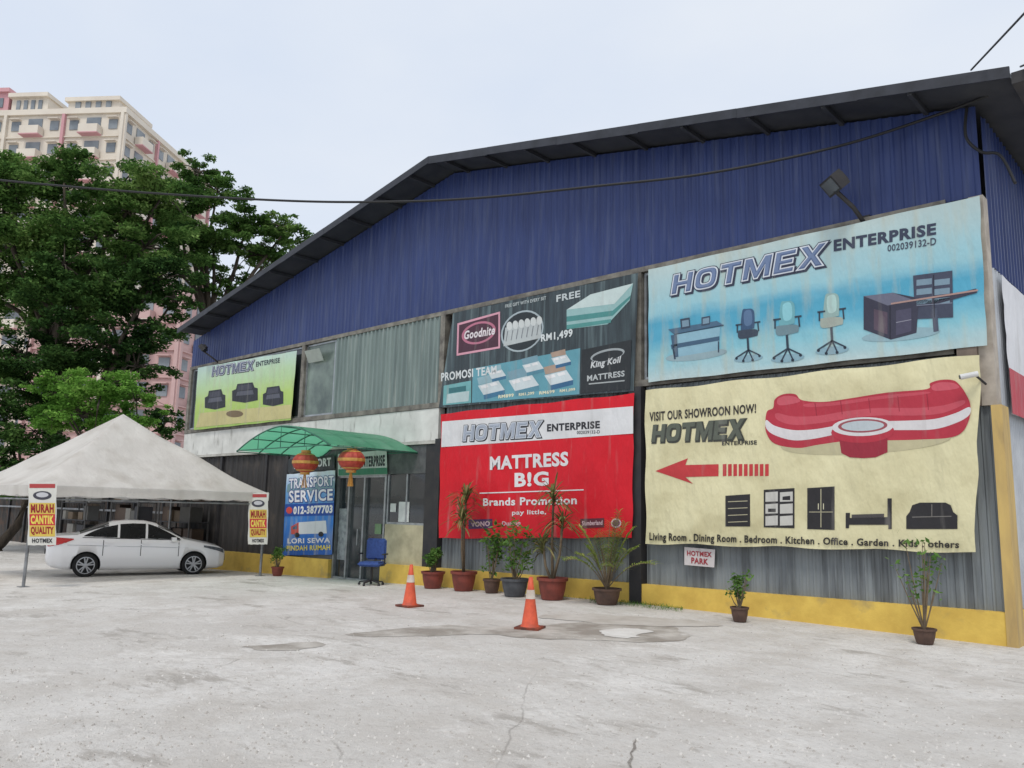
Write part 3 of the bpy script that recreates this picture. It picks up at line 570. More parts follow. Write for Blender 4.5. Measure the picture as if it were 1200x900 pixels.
B.text("Living Room . Dining Room . Bedroom . Kitchen . Office . Garden . Kids . others",(761,624),(1124,634),(1124,645),(761,636),(44,40,36),.03,0,2)
B.done()
q=[(517,485),(743,461),(741,630),(514,631)]
B=Banner(fac(-.2),"banner","red and white mattress sale banner beside the entrance","banner",q,pm((220,6,26)),sag=.012)
B.poly([(518,494),(742,476),(742,508),(517,524)],(232,232,232),0)
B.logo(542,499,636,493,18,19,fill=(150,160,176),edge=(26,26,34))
B.text("ENTERPRISE",(641,497),(703,493),(703,502),(641,506),(40,40,46),.045,0,2); B.text("002039132-D",(676,505),(703,504),(703,508),(676,509),(60,60,66),.02,0,2)
WH=(236,234,234)
B.text("MATTRESS",(574,535),(666,529),(666,546),(574,551),WH,.04,0,2); B.text("B!G",(603,554),(643,552),(643,569),(603,571),WH,.04,0,2)
B.line((562,578),(684,574),1.3,WH,1); B.text("Brands Promotion",(566,584),(676,581),(676,591),(566,593),WH,.03,0,2); B.text("pay little,",(600,598),(640,597),(640,604),(600,605),WH,.02,0,2)
WF=(224,190,196)
B.poly([(549,609),(577,608),(577,619),(549,620)],(70,40,90),1); B.text("VONO",(552,611.5),(574,610.5),(574,616.5),(552,617.5),WF,.03,0,2)
B.text("Dunlop",(588,611),(610,610),(610,617),(588,618),WF,.03,.1,2)
B.poly([(680,608),(708,607),(708,618),(680,619)],(90,34,46),1); B.text("Slumberland",(682,610.5),(706,609.5),(706,615),(682,616),WF,.02,0,2)
B.ell(722,613,6,5.5,WF,1); B.ell(722,613,4.5,4,(110,50,90),2)
B.done()
q=[(336,556),(393,551),(389,650),(331,651)]; h=zr(q,-.12)[1]
B=Banner(fac(-.12),"banner","blue transport service banner with white lettering","banner",q,gradmat("banner_service",[(0,c(36,84,160)),(.3,c(50,116,196)),(.55,c(60,130,205)),(.78,c(110,164,212)),(1,c(206,220,230))],0,h,amt=.12),nx=14)
B.poly([(337,568),(350,560),(358,566),(372,557),(392,564),(392,574),(336,577)],(120,156,164),0)
B.outlined("TRANSPORT",339,561,391,557,12,(240,242,246),(20,50,130),1); B.outlined("SERVICE",338.5,575,390,572.5,14,(240,242,246),(20,50,130),1)
B.poly([(334,591),(391.5,589),(391,604),(333,605)],(20,70,160),1)
B.ell(339,598,3.6,4,(220,70,60),2); B.text("012-3877703",(344,593.5),(390,591.5),(389.5,601.5),(343.5,603),(244,244,240),.05,0,2)
B.poly([(350,612),(382,610),(383,625),(350,626)],(226,230,232),1); B.poly([(341,617),(350,612),(350,626),(341,626)],(200,70,60),2); B.poly([(343,618),(348,615),(348,620),(343,620.5)],(60,90,120),3); B.ell(348,627,3,3,(24,24,28),3); B.ell(376,626,3,3,(24,24,28),3)
B.text("LORI SEWA",(337,631),(387,630),(387,636),(337,637),(236,236,236),.03,0,2); B.text("PINDAH RUMAH",(336,639.5),(387,638.5),(387,644.5),(336,645.5),(240,220,90),.03,0,2)
B.done()
q=[(338,538),(392,533),(392,550),(337,554)]
B=Banner(fac(-.1),"shop_sign","dark header sign reading transport above service banner","sign",q,pm((44,48,52)),wave=0,sag=0,nx=6,nz=4)
B.text("TRANSPORT",(343,540),(388,536),(388,546),(343,550),(220,222,220),.04,0,1); B.done()
q=[(396,532),(453,527),(454,556),(396,558)]
B=Banner(fac(-.1),"shop_sign","white and green header sign above the glass door","sign",q,pm((196,204,198)),wave=0,sag=0,nx=6,nz=4)
B.poly([(396.5,550),(453.5,548),(454,555.5),(396.5,557.5)],(50,120,90),0); B.text("HOTMEX ENTERPRISE",(399,537),(451,533),(451,546),(399,549),(30,34,38),.04,0,1); B.done()
q=[(802,641),(838,644),(837,665),(802,662)]
B=Banner(fac(-.12),"wall_sign","small handwritten parking sign on the grey sheeting","sign",q,pm((214,206,204)),wave=0,sag=0,nx=6,nz=4)
B.text("HOTMEX",(805,645),(834,647),(834,653),(805,651),(160,40,50),.04,0,1); B.text("PARK",(810,653),(830,655),(830,662),(810,660),(160,40,50),.04,0,1); B.done()
# ------------------------------------------------------------------ marquee tent
TX,TY,TA=-20.2,-3.7,2.9; ZE=1.92; ZA=3.98
tent=thing("marquee_tent","white peaked marquee tent sheltering the parked car","tent",(TX,TY,gz(TX)))
canm=mat("tent_canvas",c(236,232,225),c(218,213,206),scale=1.2,rough=.7,bump=.1,bscale=1.6,bst=(1,1,.3),third=(c(184,176,164),1.4,.52,.85))
nt=canm.node_tree; tr=nt.nodes.new("ShaderNodeBsdfTranslucent"); tr.inputs[0].default_value=c(236,233,228); ms=nt.nodes.new("ShaderNodeMixShader"); ms.inputs[0].default_value=.42; pb=nt.nodes["Principled BSDF"]
nt.links.new(pb.outputs[0],ms.inputs[1]); nt.links.new(tr.outputs[0],ms.inputs[2]); nt.links.new(ms.outputs[0],nt.nodes["Material Output"].inputs[0])
mb=MB(); n_=48; vs=[]
for j in range(n_+1):
    for i in range(n_+1):
        uu=2*i/n_-1; vv=2*j/n_-1; rr=max(abs(uu),abs(vv)); k=(1-rr)
        dg=min(abs(uu),abs(vv))/max(rr,1e-4)
        z=ZE+(ZA-ZE)*(k**1.12) - .16*(1-dg**2)*math.sin(math.pi*rr)+.07*noise.noise(Vector((uu*3,vv*3,1)))*math.sin(math.pi*rr)
        vs.append((TX+uu*TA,TY+vv*TA,z))
mb.add(vs,[(j*(n_+1)+i,j*(n_+1)+i+1,(j+1)*(n_+1)+i+1,(j+1)*(n_+1)+i) for j in range(n_) for i in range(n_)])
mb.obj("canopy",tent,[canm],smooth=True)
mb=MB(); pts=[]
for s_ in range(4):
    for i in range(24):
        t=2*i/24-1; a=[(t,-1),(1,t),(-t,1),(-1,-t)][s_]; pts.append(a)
vs=[]
for i,(a,b_) in enumerate(pts):
    e=.012*math.sin(i*1.3); vs+= [(TX+a*(TA+.005),TY+b_*(TA+.005),ZE+.01),(TX+a*(TA+.01+e/TA),TY+b_*(TA+.01+e/TA),ZE-.2-.035*abs(math.sin(i*math.pi/4)))]
n2=len(pts); mb.add(vs,[(2*i,2*i+1,2*((i+1)%n2)+1,2*((i+1)%n2)) for i in range(n2)])
mb.obj("valance",tent,[canm])
pipe=mat("galvanised_pipe",c(150,152,154),c(110,112,114),rough=.45,metal=.5)
for a in (-1,1):
    for b_ in (-1,1):
        x_,y_=TX+a*(TA-.06),TY+b_*(TA-.06); m1=MB(); m1.tube([(x_,y_,gz(x_)-.02),(x_,y_,ZE-.03)],.035,10); m1.box(x_-.1,x_+.1,y_-.1,y_+.1,gz(x_),gz(x_)+.012); m1.obj("tent_pole",tent,[pipe])
m1=MB()
for p_,q_ in (((-1,-1),(1,-1)),((1,-1),(1,1)),((1,1),(-1,1)),((-1,1),(-1,-1))):
    for dz in (-.05,-.3): m1.tube([(TX+p_[0]*(TA-.06),TY+p_[1]*(TA-.06),ZE+dz),(TX+q_[0]*(TA-.06),TY+q_[1]*(TA-.06),ZE+dz)],.022,6)
m1.obj("tent_frame",tent,[pipe])
def polebanner(px,py0,py1,wpx,fw,label):
    mp=lambda a,b_,o: W(a,b_,fw-o)
    q=[(px-wpx/2,py0),(px+wpx/2,py0-1),(px+wpx/2-1,py1),(px-wpx/2-1,py1)]
    B=Banner(mp,"hanging_banner",label,"banner",q,pm((222,220,212)),nx=10,nz=20,group="vertical banners on the tent poles"); H=py1-py0
    x0,x1=px-wpx/2+1,px+wpx/2-2
    f=lambda t:py0+H*t
    B.poly([(x0,f(.0)+1),(x1,f(.0)+1),(x1,f(.08)),(x0,f(.08))],(176,60,60),0); B.ell(px-.5,f(.2),wpx*.33,H*.07,(60,60,70),1); B.ell(px-.5,f(.19),wpx*.22,H*.04,(200,200,205),2)
    B.poly([(x0,f(.32)),(x1,f(.32)),(x1,f(.50)),(x0,f(.5))],(222,190,80),0); B.poly([(x0,f(.5)),(x1,f(.5)),(x1,f(.68)),(x0,f(.68))],(200,44,50),0); B.poly([(x0,f(.68)),(x1,f(.68)),(x1,f(.86)),(x0,f(.86))],(222,190,80),0)
    for t,a,b_,cl in (("MURAH",.34,.48,(150,20,30)),("CANTIK",.52,.66,(240,220,90)),("QUALITY",.70,.84,(150,20,30))): B.text(t,(x0+1.5,f(a)),(x1-1.5,f(a)),(x1-1.5,f(b_)),(x0+1.5,f(b_)),cl,.05,0,2)
    B.text("HOTMEX",(x0+3,f(.89)),(x1-3,f(.89)),(x1-3,f(.96)),(x0+3,f(.96)),(40,40,46),.04,0,2); B.done()
polebanner(50,566,639,33,17.7,"white yellow and red banner tied to tent pole")
polebanner(303,578,638,23,21.9,"small yellow and red banner tied to tent pole")
# ------------------------------------------------------------------ car
def build_car():
    ra=G(101,676); fa=G(221,673); wb=(fa-ra); s=min(1.03,max(.98,wb.length/2.7)); mid=(ra+fa)/2; ax=Vector((wb.x,wb.y,0)).normalized(); ay=Vector((-ax.y,ax.x,0))
    mid=mid+ay*.78*s; mid.z=gz(mid.x)
    root=thing("parked_car","white sedan car parked beneath the marquee tent","car",tuple(mid)); ZS=1.04
    def P(x,y,z): return mid+ax*x*s+ay*y*s+zz*z*s*(ZS if z>.4 else 1+(ZS-1)*z/.4)
    st=np.array([
     (2.27,.34,.50,.58,.46,.60,.30),(2.22,.24,.66,.66,.60,.69,.42),(2.05,.19,.79,.74,.70,.78,.50),(1.75,.18,.85,.80,.76,.86,.55),(1.40,.18,.87,.86,.79,.93,.58),
     (1.12,.18,.875,.91,.80,.985,.62),(.75,.18,.875,.93,.80,1.19,.60),(.38,.18,.875,.945,.80,1.36,.57),(.05,.18,.875,.955,.80,1.425,.56),(-.35,.18,.875,.96,.80,1.435,.56),(-.75,.18,.875,.97,.80,1.395,.55),(-1.2,.18,.873,.99,.79,1.24,.56),
     (-1.58,.19,.868,1.0,.77,1.09,.60),(-1.9,.21,.85,1.0,.74,1.07,.60),(-2.12,.26,.80,.98,.70,1.055,.56),(-2.22,.33,.74,.90,.66,.98,.50),(-2.27,.42,.66,.78,.58,.86,.44)])[::-1]
    def sec(x):
        v=[np.interp(x,st[:,0],st[:,k]) for k in range(1,7)]; zl,w_,zb,wb_,zt_,wt=v
        return [(0,zl),(w_*.86,zl),(w_*.985,zl+.1),(w_,zl+(zb-zl)*.45),(w_*.985,zb-.12),(wb_+.025,zb-.03),(wb_,zb+.01),((wb_+wt)/2+.02,(zb+zt_)/2+.012),(wt,zt_-.035),(wt*.75,zt_),(0,zt_+.018)]
    def S(x,v,off=0):
        sx=sec(x); i=int(min(v,len(sx)-1.001)); t=v-i; y=sx[i][0]*(1-t)+sx[i+1][0]*t; z=sx[i][1]*(1-t)+sx[i+1][1]*t
        dy=sx[i+1][0]-sx[i][0]; dz=sx[i+1][1]-sx[i][1]; l=math.hypot(dy,dz) or 1; return y+dz/l*off, z-dy/l*off
    xs=np.unique(np.concatenate([np.linspace(-2.27,2.27,60),st[:,0]])); mb=MB(); vs=[]
    for x in xs:
        sx=sec(x); ring=[(y,z) for y,z in sx]+[(-y,z) for y,z in sx[-2:0:-1]]; vs+=[P(x,-y,z) for y,z in ring]
    R=20; fs=[]
    for i in range(len(xs)-1):
        for k in range(R): fs.append((i*R+k,i*R+(k+1)%R,(i+1)*R+(k+1)%R,(i+1)*R+k))
    fs.append(tuple(range(R))[::-1]); fs.append(tuple((len(xs)-1)*R+k for k in range(R))); mb.add(vs,fs)
    paint=mat("white_car_paint",c(250,250,251),c(248,248,250),scale=1,rough=.25,coat=.8); blk=mat("black_trim",c(20,20,22),c(30,30,32),rough=.6)
    body=mb.obj("body",root,[paint,blk],smooth=True)
    bm=bmesh.new(); bm.from_mesh(body.data); bmesh.ops.recalc_face_normals(bm,faces=bm.faces); bm.to_mesh(body.data); bm.free()
    cut=MB()
    for wx in (-1.33,1.37):
        for sy in (-1,1): cut.tube([P(wx,sy*.55,.31),P(wx,sy*1.1,.31)],.355*s,28)
    cut.m=[1]*len(cut.f); cu=cut.obj("tmpcut",None,[blk,blk])
    bm=bmesh.new(); bm.from_mesh(cu.data); bmesh.ops.recalc_face_normals(bm,faces=bm.faces); bm.to_mesh(cu.data); bm.free()
    md=body.modifiers.new("b","BOOLEAN"); md.operation='DIFFERENCE'; md.object=cu; md.solver='EXACT'
    dg=bpy.context.evaluated_depsgraph_get(); dg.update(); nm=bpy.data.meshes.new_from_object(body.evaluated_get(dg)); body.modifiers.clear(); body.data=nm; nm.name="body"; bpy.data.objects.remove(cu)
    glass=mat("car_glass",c(14,15,18),c(22,25,28),rough=.15,spec=.25)
    def vat(x,z):
        for v in np.linspace(3,9,121):
            if S(x,v)[1]>=z: return v
        return 9
    def strip(name,poly,matl,side,off=.008):
        lo,up=poly; m_=MB(); X=np.linspace(max(lo[0][0],up[0][0]),min(lo[-1][0],up[-1][0]),18); vs=[];K_=5
        for x in X:
            zl=np.interp(x,[p[0] for p in lo],[p[1] for p in lo]); zu=np.interp(x,[p[0] for p in up],[p[1] for p in up])
            for k in range(K_):
                z=zl+(zu-zl)*k/(K_-1); v=vat(x,z); y,z2=S(x,v,off); vs.append(P(x,-y*side,z2))
        m_.add(vs,[(i*K_+k,(i+1)*K_+k,(i+1)*K_+k+1,i*K_+k+1) for i in range(len(X)-1) for k in range(K_-1)]); return m_.obj(name,root,[matl],smooth=True)
    dm=mat("seam_dark",c(50,52,56),rough=.6)
    for sd_ in (1,-1):
        strip("window",([(-1.42,1.02),(-.62,.99)],[(-1.42,1.035),(-1.2,1.15),(-.95,1.25),(-.62,1.315)]),glass,sd_)
        strip("window",([(-.56,.985),(.08,.975)],[(-.56,1.33),(-.2,1.355),(.08,1.35)]),glass,sd_)
        strip("window",([(.14,.97),(.98,.95)],[(.14,1.345),(.35,1.28),(.6,1.165),(.98,.965)]),glass,sd_)
        strip("window_trim",([(-1.46,.985),(1.0,.925)],[(-1.46,1.0),(1.0,.94)]),blk,sd_,off=.012)
        for x in (-.95,-.02,.95):
            m_=MB(); vs=[]
            for z in np.linspace(.3,.93,9):
                y,z2=S(x,vat(x,z),.003); vs+= [P(x-.009,-y*sd_,z2),P(x+.009,-y*sd_,z2)]
            m_.add(vs,[(2*i,2*i+1,2*i+3,2*i+2) for i in range(8)]); m_.obj("door_seam",root,[dm])
        for x in (-.8,.1):
            y,z=S(x,vat(x,.84),.02); m_=MB(); m_.obox(P(x,-y*sd_,z),ax*.09,ay*.015,zz*.014); m_.obj("door_handle",root,[paint])
        strip("sill_trim",([(-.95,.19),(.98,.19)],[(-.95,.25),(.98,.25)]),blk,sd_,off=.012)
        strip("crease_shade",([(-1.8,.80),(1.2,.72)],[(-1.8,.81),(1.2,.73)]),mat("paint_shadow",c(200,202,206),rough=.4),sd_,off=.004)  # shade along the body crease, painted as a thin grey strip
        strip("tail_lamp",([(-2.255,.76),(-1.95,.82),(-1.66,.93)],[(-2.255,1.0),(-2.0,.985),(-1.66,.955)]),mat("red_lens",c(200,14,18),rough=.15,coat=.5),sd_,off=.016)
        strip("headlight",([(1.62,.74),(1.95,.66),(2.2,.58)],[(1.62,.79),(1.95,.745),(2.2,.68)]),mat("clear_lens",c(120,126,134),c(70,74,80),scale=12,rough=.1,coat=.6),sd_,off=.014)
        y,z=S(.78,6); m_=MB(); m_.obox(P(.80,-(y+.10)*sd_,z+.02),ax*.06,ay*.09,zz*.055); m_.obj("side_mirror",root,[paint])
    for nm_,x0_,x1_ in (("windshield",1.06,.40),("rear_window",-1.52,-.84)):
        m_=MB(); vs=[]
        for i in range(9):
            x=x0_+(x1_-x0_)*i/8
            for k in range(9):
                v=7.75+2.2*min(k,8-k)/4; y,z=S(x,min(v,9.98),.01); vs.append(P(x,-y if k<=4 else y,z))
        m_.add(vs,[(i*9+k,i*9+k+1,(i+1)*9+k+1,(i+1)*9+k) for i in range(8) for k in range(8)]); m_.obj(nm_,root,[glass],smooth=True)
    MB().obox(P(-2.285,0,.62),ax*.01,ay*.26,zz*.06).obj("licence_plate",root,[blk])
    MB().obox(P(2.28,0,.45),ax*.015,ay*.4,zz*.08).obj("grille",root,[blk])
    tyre=mat("tyre_rubber",c(24,24,25),c(34,33,33),rough=.85); rimm=mat("silver_alloy",c(186,188,192),c(160,162,166),rough=.3,metal=.4)
    for wx in (-1.33,1.37):
        for sy in (-1,1):
            cen=P(wx,sy*.79,.305); nx_=ay*sy; Mx=Matrix((ax,zz,nx_)).transposed()
            wheel=MB(); wheel.lathe(cen,[(.215*s,-.1),(.285*s,-.105),(.31*s,-.07),(.315*s,0),(.31*s,.07),(.285*s,.1),(.215*s,.09)],32,0,Mx); wo=wheel.obj("wheel",root,[tyre],smooth=True)
            rm=MB(); rm.lathe(cen,[(.222*s,-.08),(.222*s,.095),(.2*s,.097)],32,0,Mx); rm.lathe(cen,[(.2*s,.09),(.195*s,.0),(.0,.0)],32,1,Mx)
            for k in range(5):
                a=2*math.pi*k/5+.3; d=ax*math.cos(a)+zz*math.sin(a); e=ax*-math.sin(a)+zz*math.cos(a)
                for off_ in (-.2,.2):
                    d2=(d+e*off_).normalized(); e2=nx_.cross(d2); rm.obox(cen+nx_*.075+d2*.115*s,d2*.09*s,e2*.016*s,nx_*.014,0)
            rm.lathe(cen,[(.055*s,.05),(.055*s,.092),(.0,.096)],14,0,Mx); rm.obj("rim",wo,[rimm,blk])
build_car()
# ------------------------------------------------------------------ traffic cones
orange=mat("cone_orange",c(224,96,62),c(196,80,52),scale=9,rough=.6,third=(c(120,90,76),7,.55,.85)); conew=mat("cone_white_band",c(214,204,192),c(186,170,154),scale=10,rough=.6); coneb=mat("cone_base",c(70,50,44),c(150,70,46),scale=8,rough=.7)
def conemk(p):
    e=thing("traffic_cone","orange traffic cone with white band on the lot","traffic cone",tuple(p),group="traffic cones on the lot")
    boxpart("cone_base",e,coneb,p.x-.17,p.x+.17,p.y-.17,p.y+.17,p.z+.004,p.z+.035)
    H=.66
    rr=lambda z:.115+( .026-.115)*z/H
    m1=MB(); m1.lathe((p.x,p.y,p.z+.03),[(.135,0),(.115,.03),(rr(.3),.3),(rr(.305),.305),(rr(.5),.5),(rr(H),H),(.012,H)],24); m1.obj("cone_body",e,[orange],smooth=True)
    m1=MB(); m1.lathe((p.x,p.y,p.z+.03),[(rr(.37)+.004,.37),(rr(.49)+.004,.49)],24); m1.obj("reflective_band",e,[conew],smooth=True)
    return e
cone=conemk(G(480,711))
def copything(src,loc,rot=0):
    e=src.copy(); COL.objects.link(e); e.location=loc; e.rotation_euler=(0,0,rot)
    def rec2(s_,n_):
        for o in [o for o in bpy.data.objects if o.parent==s_]:
            k=o.copy(); COL.objects.link(k); k.parent=n_; rec2(o,k)
    rec2(src,e); return e
copything(cone,G(621,737),.4)
# ------------------------------------------------------------------ potted plants
terra=mat("terracotta_pot",c(134,62,50),c(104,50,42),scale=6,rough=.6); greyp=mat("grey_pot",c(84,86,90),c(64,66,70),scale=6,rough=.6); brp=mat("brown_pot",c(98,74,62),c(74,56,48),scale=6,rough=.7); soil=mat("soil",c(60,48,38),rough=1); barkp=mat("plant_stem",c(126,110,88),c(98,86,70),scale=12,rough=.9)
LG=leafmat("leaf_green",c(64,96,48),c(98,134,68),c(146,174,102),.35,4); LR=leafmat("leaf_reddish",c(98,86,62),c(120,132,82),c(166,146,106),.35,4); LY=leafmat("leaf_yellow_green",c(94,116,58),c(130,150,74),c(184,182,112),.35,4)
def pot(e,p,rd,h,m_):
    b=MB(); b.lathe(p,[(0,.003),(rd*.68,.003),(rd*.74,.02),(rd*.9,h*.5),(rd*.97,h*.84),(rd*1.08,h*.87),(rd*1.09,h),(rd*.95,h),(rd*.92,h*.9)],28); b.obj("pot",e,[m_],smooth=False)
    b=MB(); b.lathe(p,[(rd*.93,h*.9),(0,h*.92)],16); b.obj("soil",e,[soil])
def blade(b,p,d,ln,wd,droop,n=5):
    p=Vector(p); d=Vector(d).normalized(); sdv=d.cross(zz)
    if sdv.length<.05: sdv=Vector((1,0,0))
    sdv.normalize(); vs=[]
    for i in range(n+1):
        t=i/n; q=p+d*ln*t-zz*droop*ln*t*t; ww=wd*(.35+1.3*t*(1-t)*2.2)*(1 if t<1 else .1)/1.5; vs+= [q-sdv*ww/2,q+sdv*ww/2]
    b.add(vs,[(2*i,2*i+1,2*i+3,2*i+2) for i in range(n)])
def rnd_dir(up=.3):
    a=random.uniform(0,2*math.pi); e=random.uniform(up-.5,up+.7); return Vector((math.cos(a)*math.cos(e),math.sin(a)*math.cos(e),math.sin(e)))
LIM=-.55
def dracaena(px,py,H,label,lm,pm_,heads=3,rd=.24,nb=55):
    p=G(px,py,LIM); p.z+=.003; e=thing("potted_plant",label,"potted plant",tuple(p)); pot(e,p,rd,.4,pm_); st=MB(); lf=MB()
    for k in range(heads):
        a=random.uniform(0,6.28); top=p+Vector((math.cos(a)*.22*(k>0),math.sin(a)*.12*(k>0),H*(1-.2*k)-.35)); st.tube([p+Vector((0,0,.3)),(p+top)/2+Vector((math.cos(a)*.04,math.sin(a)*.04,.1)),top],[.03,.024,.02],6)
        for i in range(nb):
            q=top+zz*random.uniform(-.2,.06); d=rnd_dir(.6); d.y=d.y*.8-.08; blade(lf,q,d,random.uniform(.4,.72),.05,random.uniform(.25,.75))
    st.obj("stem",e,[barkp],smooth=True); lf.obj("foliage",e,[lm])
def palm(px,py,H,label,pm_):
    p=G(px,py,-.7); p.z+=.003; e=thing("potted_plant",label,"potted plant",tuple(p)); pot(e,p,.24,.28,pm_); st=MB(); lf=MB()
    for k in range(22):
        a=random.uniform(0,6.28); e_=random.uniform(.85,1.45); d=Vector((math.cos(a)*math.cos(e_),math.sin(a)*math.cos(e_)*.6,math.sin(e_))); ln=random.uniform(.8,1.15)*H; pts=[]
        for i in range(12):
            t=i/11; pts.append(p+zz*.25+d*ln*t-zz*.6*ln*t*t*math.cos(e_)**.5)
        st.tube(pts[:],[.012-.0008*i for i in range(12)],5)
        for i in range(4,12):
            for q in (0,.5):
                P_=pts[i].lerp(pts[max(i-1,0)],q)
                for s_ in (-1,1):
                    sd_=d.cross(zz).normalized()*s_; blade(lf,P_,sd_*.8+d*.8+zz*random.uniform(-.1,.2),random.uniform(.2,.32),.03,.5,3)
    st.obj("stem",e,[barkp]); lf.obj("foliage",e,[LY])
def cloudleaf(centers,n,size,flat=.5,seed=1):
    rg=np.random.default_rng(seed); cs=np.array([c_[0] for c_ in centers]); rs=np.array([c_[1] for c_ in centers]); wt=rs[:,0]*rs[:,2]; wt=wt/wt.sum()
    idx=rg.choice(len(cs),n,p=wt); d=rg.normal(size=(n,3)); d/=np.linalg.norm(d,axis=1)[:,None]; d*= (rg.random(n)**.5*1.15)[:,None]; P_=cs[idx]+d*rs[idx]
    nr=rg.normal(size=(n,3)); nr[:,2]=np.abs(nr[:,2])+flat; nr/=np.linalg.norm(nr,axis=1)[:,None]; t=rg.normal(size=(n,3)); t-= (t*nr).sum(1)[:,None]*nr; t/=np.linalg.norm(t,axis=1)[:,None]; bb=np.cross(nr,t)
    sz=size*rg.uniform(.6,1.4,n)[:,None]; V=np.stack([P_-t*sz,P_-bb*sz*.45,P_+t*sz,P_+bb*sz*.45],1).reshape(-1,3); return V
def leafobj(name,V,parent,m_):
    o=ORG[parent.name]; V=V-np.array(o); n=len(V)//4; me=bpy.data.meshes.new(name); me.vertices.add(len(V)); me.vertices.foreach_set("co",V.astype(np.float32).ravel()); me.loops.add(4*n); me.loops.foreach_set("vertex_index",np.arange(4*n,dtype=np.int32)); me.polygons.add(n); me.polygons.foreach_set("loop_start",np.arange(0,4*n,4,dtype=np.int32)); me.polygons.foreach_set("loop_total",np.full(n,4,dtype=np.int32)); me.update(calc_edges=True); me.materials.append(m_)
    ob=bpy.data.objects.new(name,me); COL.objects.link(ob); ob.parent=parent; ORG[ob.name]=o; return ob
def shrub(px,py,H,wd_,label,pm_,lm,n=700,rd=.16,ph=.24,bare=.3,ls=.035,lim=LIM):
    p=G(px,py,lim); p.z+=.003; e=thing("potted_plant",label,"potted plant",tuple(p)); pot(e,p,rd,ph,pm_); st=MB(); cl=[]
    for k in range(14):
        a=random.uniform(0,6.28); t=random.uniform(bare,1); q=p+Vector((math.cos(a)*wd_*.5*random.random(),math.sin(a)*wd_*.3*random.random(),ph+(H-ph)*t)); st.tube([p+zz*ph*.8,p.lerp(q,.5)+Vector((0,0,.05)),q],[.012,.008,.004],5); cl.append((np.array(q),np.array([wd_*.22,wd_*.2,H*.11])))
    st.obj("stem",e,[barkp]); leafobj("foliage",cloudleaf(cl,n,ls,seed=int(px)),e,lm)
shrub(325,672,.75,.42,"small green plant in terracotta pot beside doormat",terra,LG,420)
shrub(507,687,.85,.5,"leafy green shrub in red brown pot by wall",terra,LG,560,rd=.24,ph=.36,ls=.045)
dracaena(543,692,2.3,"tall reddish dracaena in terracotta pot by red banner",LR,terra,2,.26,70)
shrub(576,695,1.35,.75,"wispy green plant in brown pot beside red banner",brp,LG,340,rd=.17,ph=.28,bare=.15,ls=.055)
shrub(603,698,1.35,.75,"green plant in round grey pot beside red banner",greyp,LG,330,rd=.26,ph=.34,bare=.2,ls=.055,lim=-.8)
dracaena(647,703,2.25,"spiky dracaena in red terracotta pot by the banner",LR,terra,3,.27,60)
palm(711,706,1.55,"upright yellow green palm in low brown pot",brp)
shrub(867,729,.72,.38,"small sparse plant in brown pot by yellow plinth",brp,LG,210,rd=.13,ph=.22,ls=.04,lim=-.35)
shrub(1084,755,1.35,.66,"tall thin sparse plant in dark pot by plinth",brp,LG,130,rd=.14,ph=.2,bare=.3,ls=.042,lim=-.3)
mb=MB()
for _ in range(650):
    px=random.uniform(690,800); p=F3(px,709,-.15-random.random()**1.5*.5); blade(mb,(p.x,p.y,gz(p.x)),rnd_dir(.9),random.uniform(.05,.15),.012,.5,3)
for _ in range(200):
    px=random.uniform(515,690); p=F3(px,700,-.14-random.random()*.1); blade(mb,(p.x,p.y,gz(p.x)),rnd_dir(.9),random.uniform(.04,.1),.012,.5,3)
mb.obj("weeds",None,[LG],kind="stuff",label="low green weeds along the yellow plinth",cat="weeds")
a,b_,c_,d=G(330,664),G(356,664),G(360,671),G(333,672)
mb=MB(); tops=[(p.x,p.y,gz(p.x)+.02) for p in (a,b_,c_,d)]; bots=[(p.x,p.y,gz(p.x)+.002) for p in (a,b_,c_,d)]; mb.add(bots+tops,[(4,7,6,5),(0,1,5,4),(1,2,6,5),(2,3,7,6),(3,0,4,7)]); mb.obj("doormat",None,[mat("green_mat",c(40,130,70),c(30,104,56),scale=30,rough=.95)],label="green artificial grass doormat before the shop front",cat="doormat",org=tuple(a))
# office chair
p=G(435,682,-.9); ch=thing("office_chair","blue swivel office chair by the shop entrance","office chair",tuple(p)); bl=mat("blue_fabric",c(62,88,150),c(50,72,126),scale=20,rough=.9)
fd=(CAM-p); fd.z=0; fd.normalize(); fd=(Matrix.Rotation(-.35,3,'Z')@fd); fs_=fd.cross(zz)
b=MB(); b.tube([p+zz*.1,p+zz*.44],.03,10)
for k in range(5):
    a=2*math.pi*k/5; q=p+Vector((math.cos(a)*.28,math.sin(a)*.28,.07)); b.beam(p+zz*.12,q,.04,.03); b.lathe(q-zz*.068,[(0,0),(.03,.01),(.032,.035),(.02,.06),(0,.065)],10)
b.obj("chair_base",ch,[dark])
def cushion(nm,cn,a,bv,d):
    m1=MB(); m1.obox(cn,a,bv,d); o=m1.obj(nm,ch,[bl]); bm=bmesh.new(); bm.from_mesh(o.data); bmesh.ops.bevel(bm,geom=bm.edges[:],offset=.035,segments=3,affect='EDGES'); bm.to_mesh(o.data); bm.free(); return o
cushion("seat",p+zz*.48,fs_*.26,fd*.26,zz*.05); cushion("backrest",p+zz*.80-fd*.25,fs_*.24,fd*.04,zz*.24)
for s_ in (-1,1):
    b=MB(); q=p+fs_*.3*s_; b.tube([q+zz*.47,q+zz*.68+fd*.02],.018,6); b.beam(q+zz*.7-fd*.14,q+zz*.7+fd*.14,.05,.03); b.beam(p+fs_*.2*s_+zz*.45,q+zz*.47,.03); b.obj("armrest",ch,[dark])
b=MB(); b.beam(p+zz*.45-fd*.1,p+zz*.62-fd*.3,.05,.02); b.obj("back_support",ch,[dark])
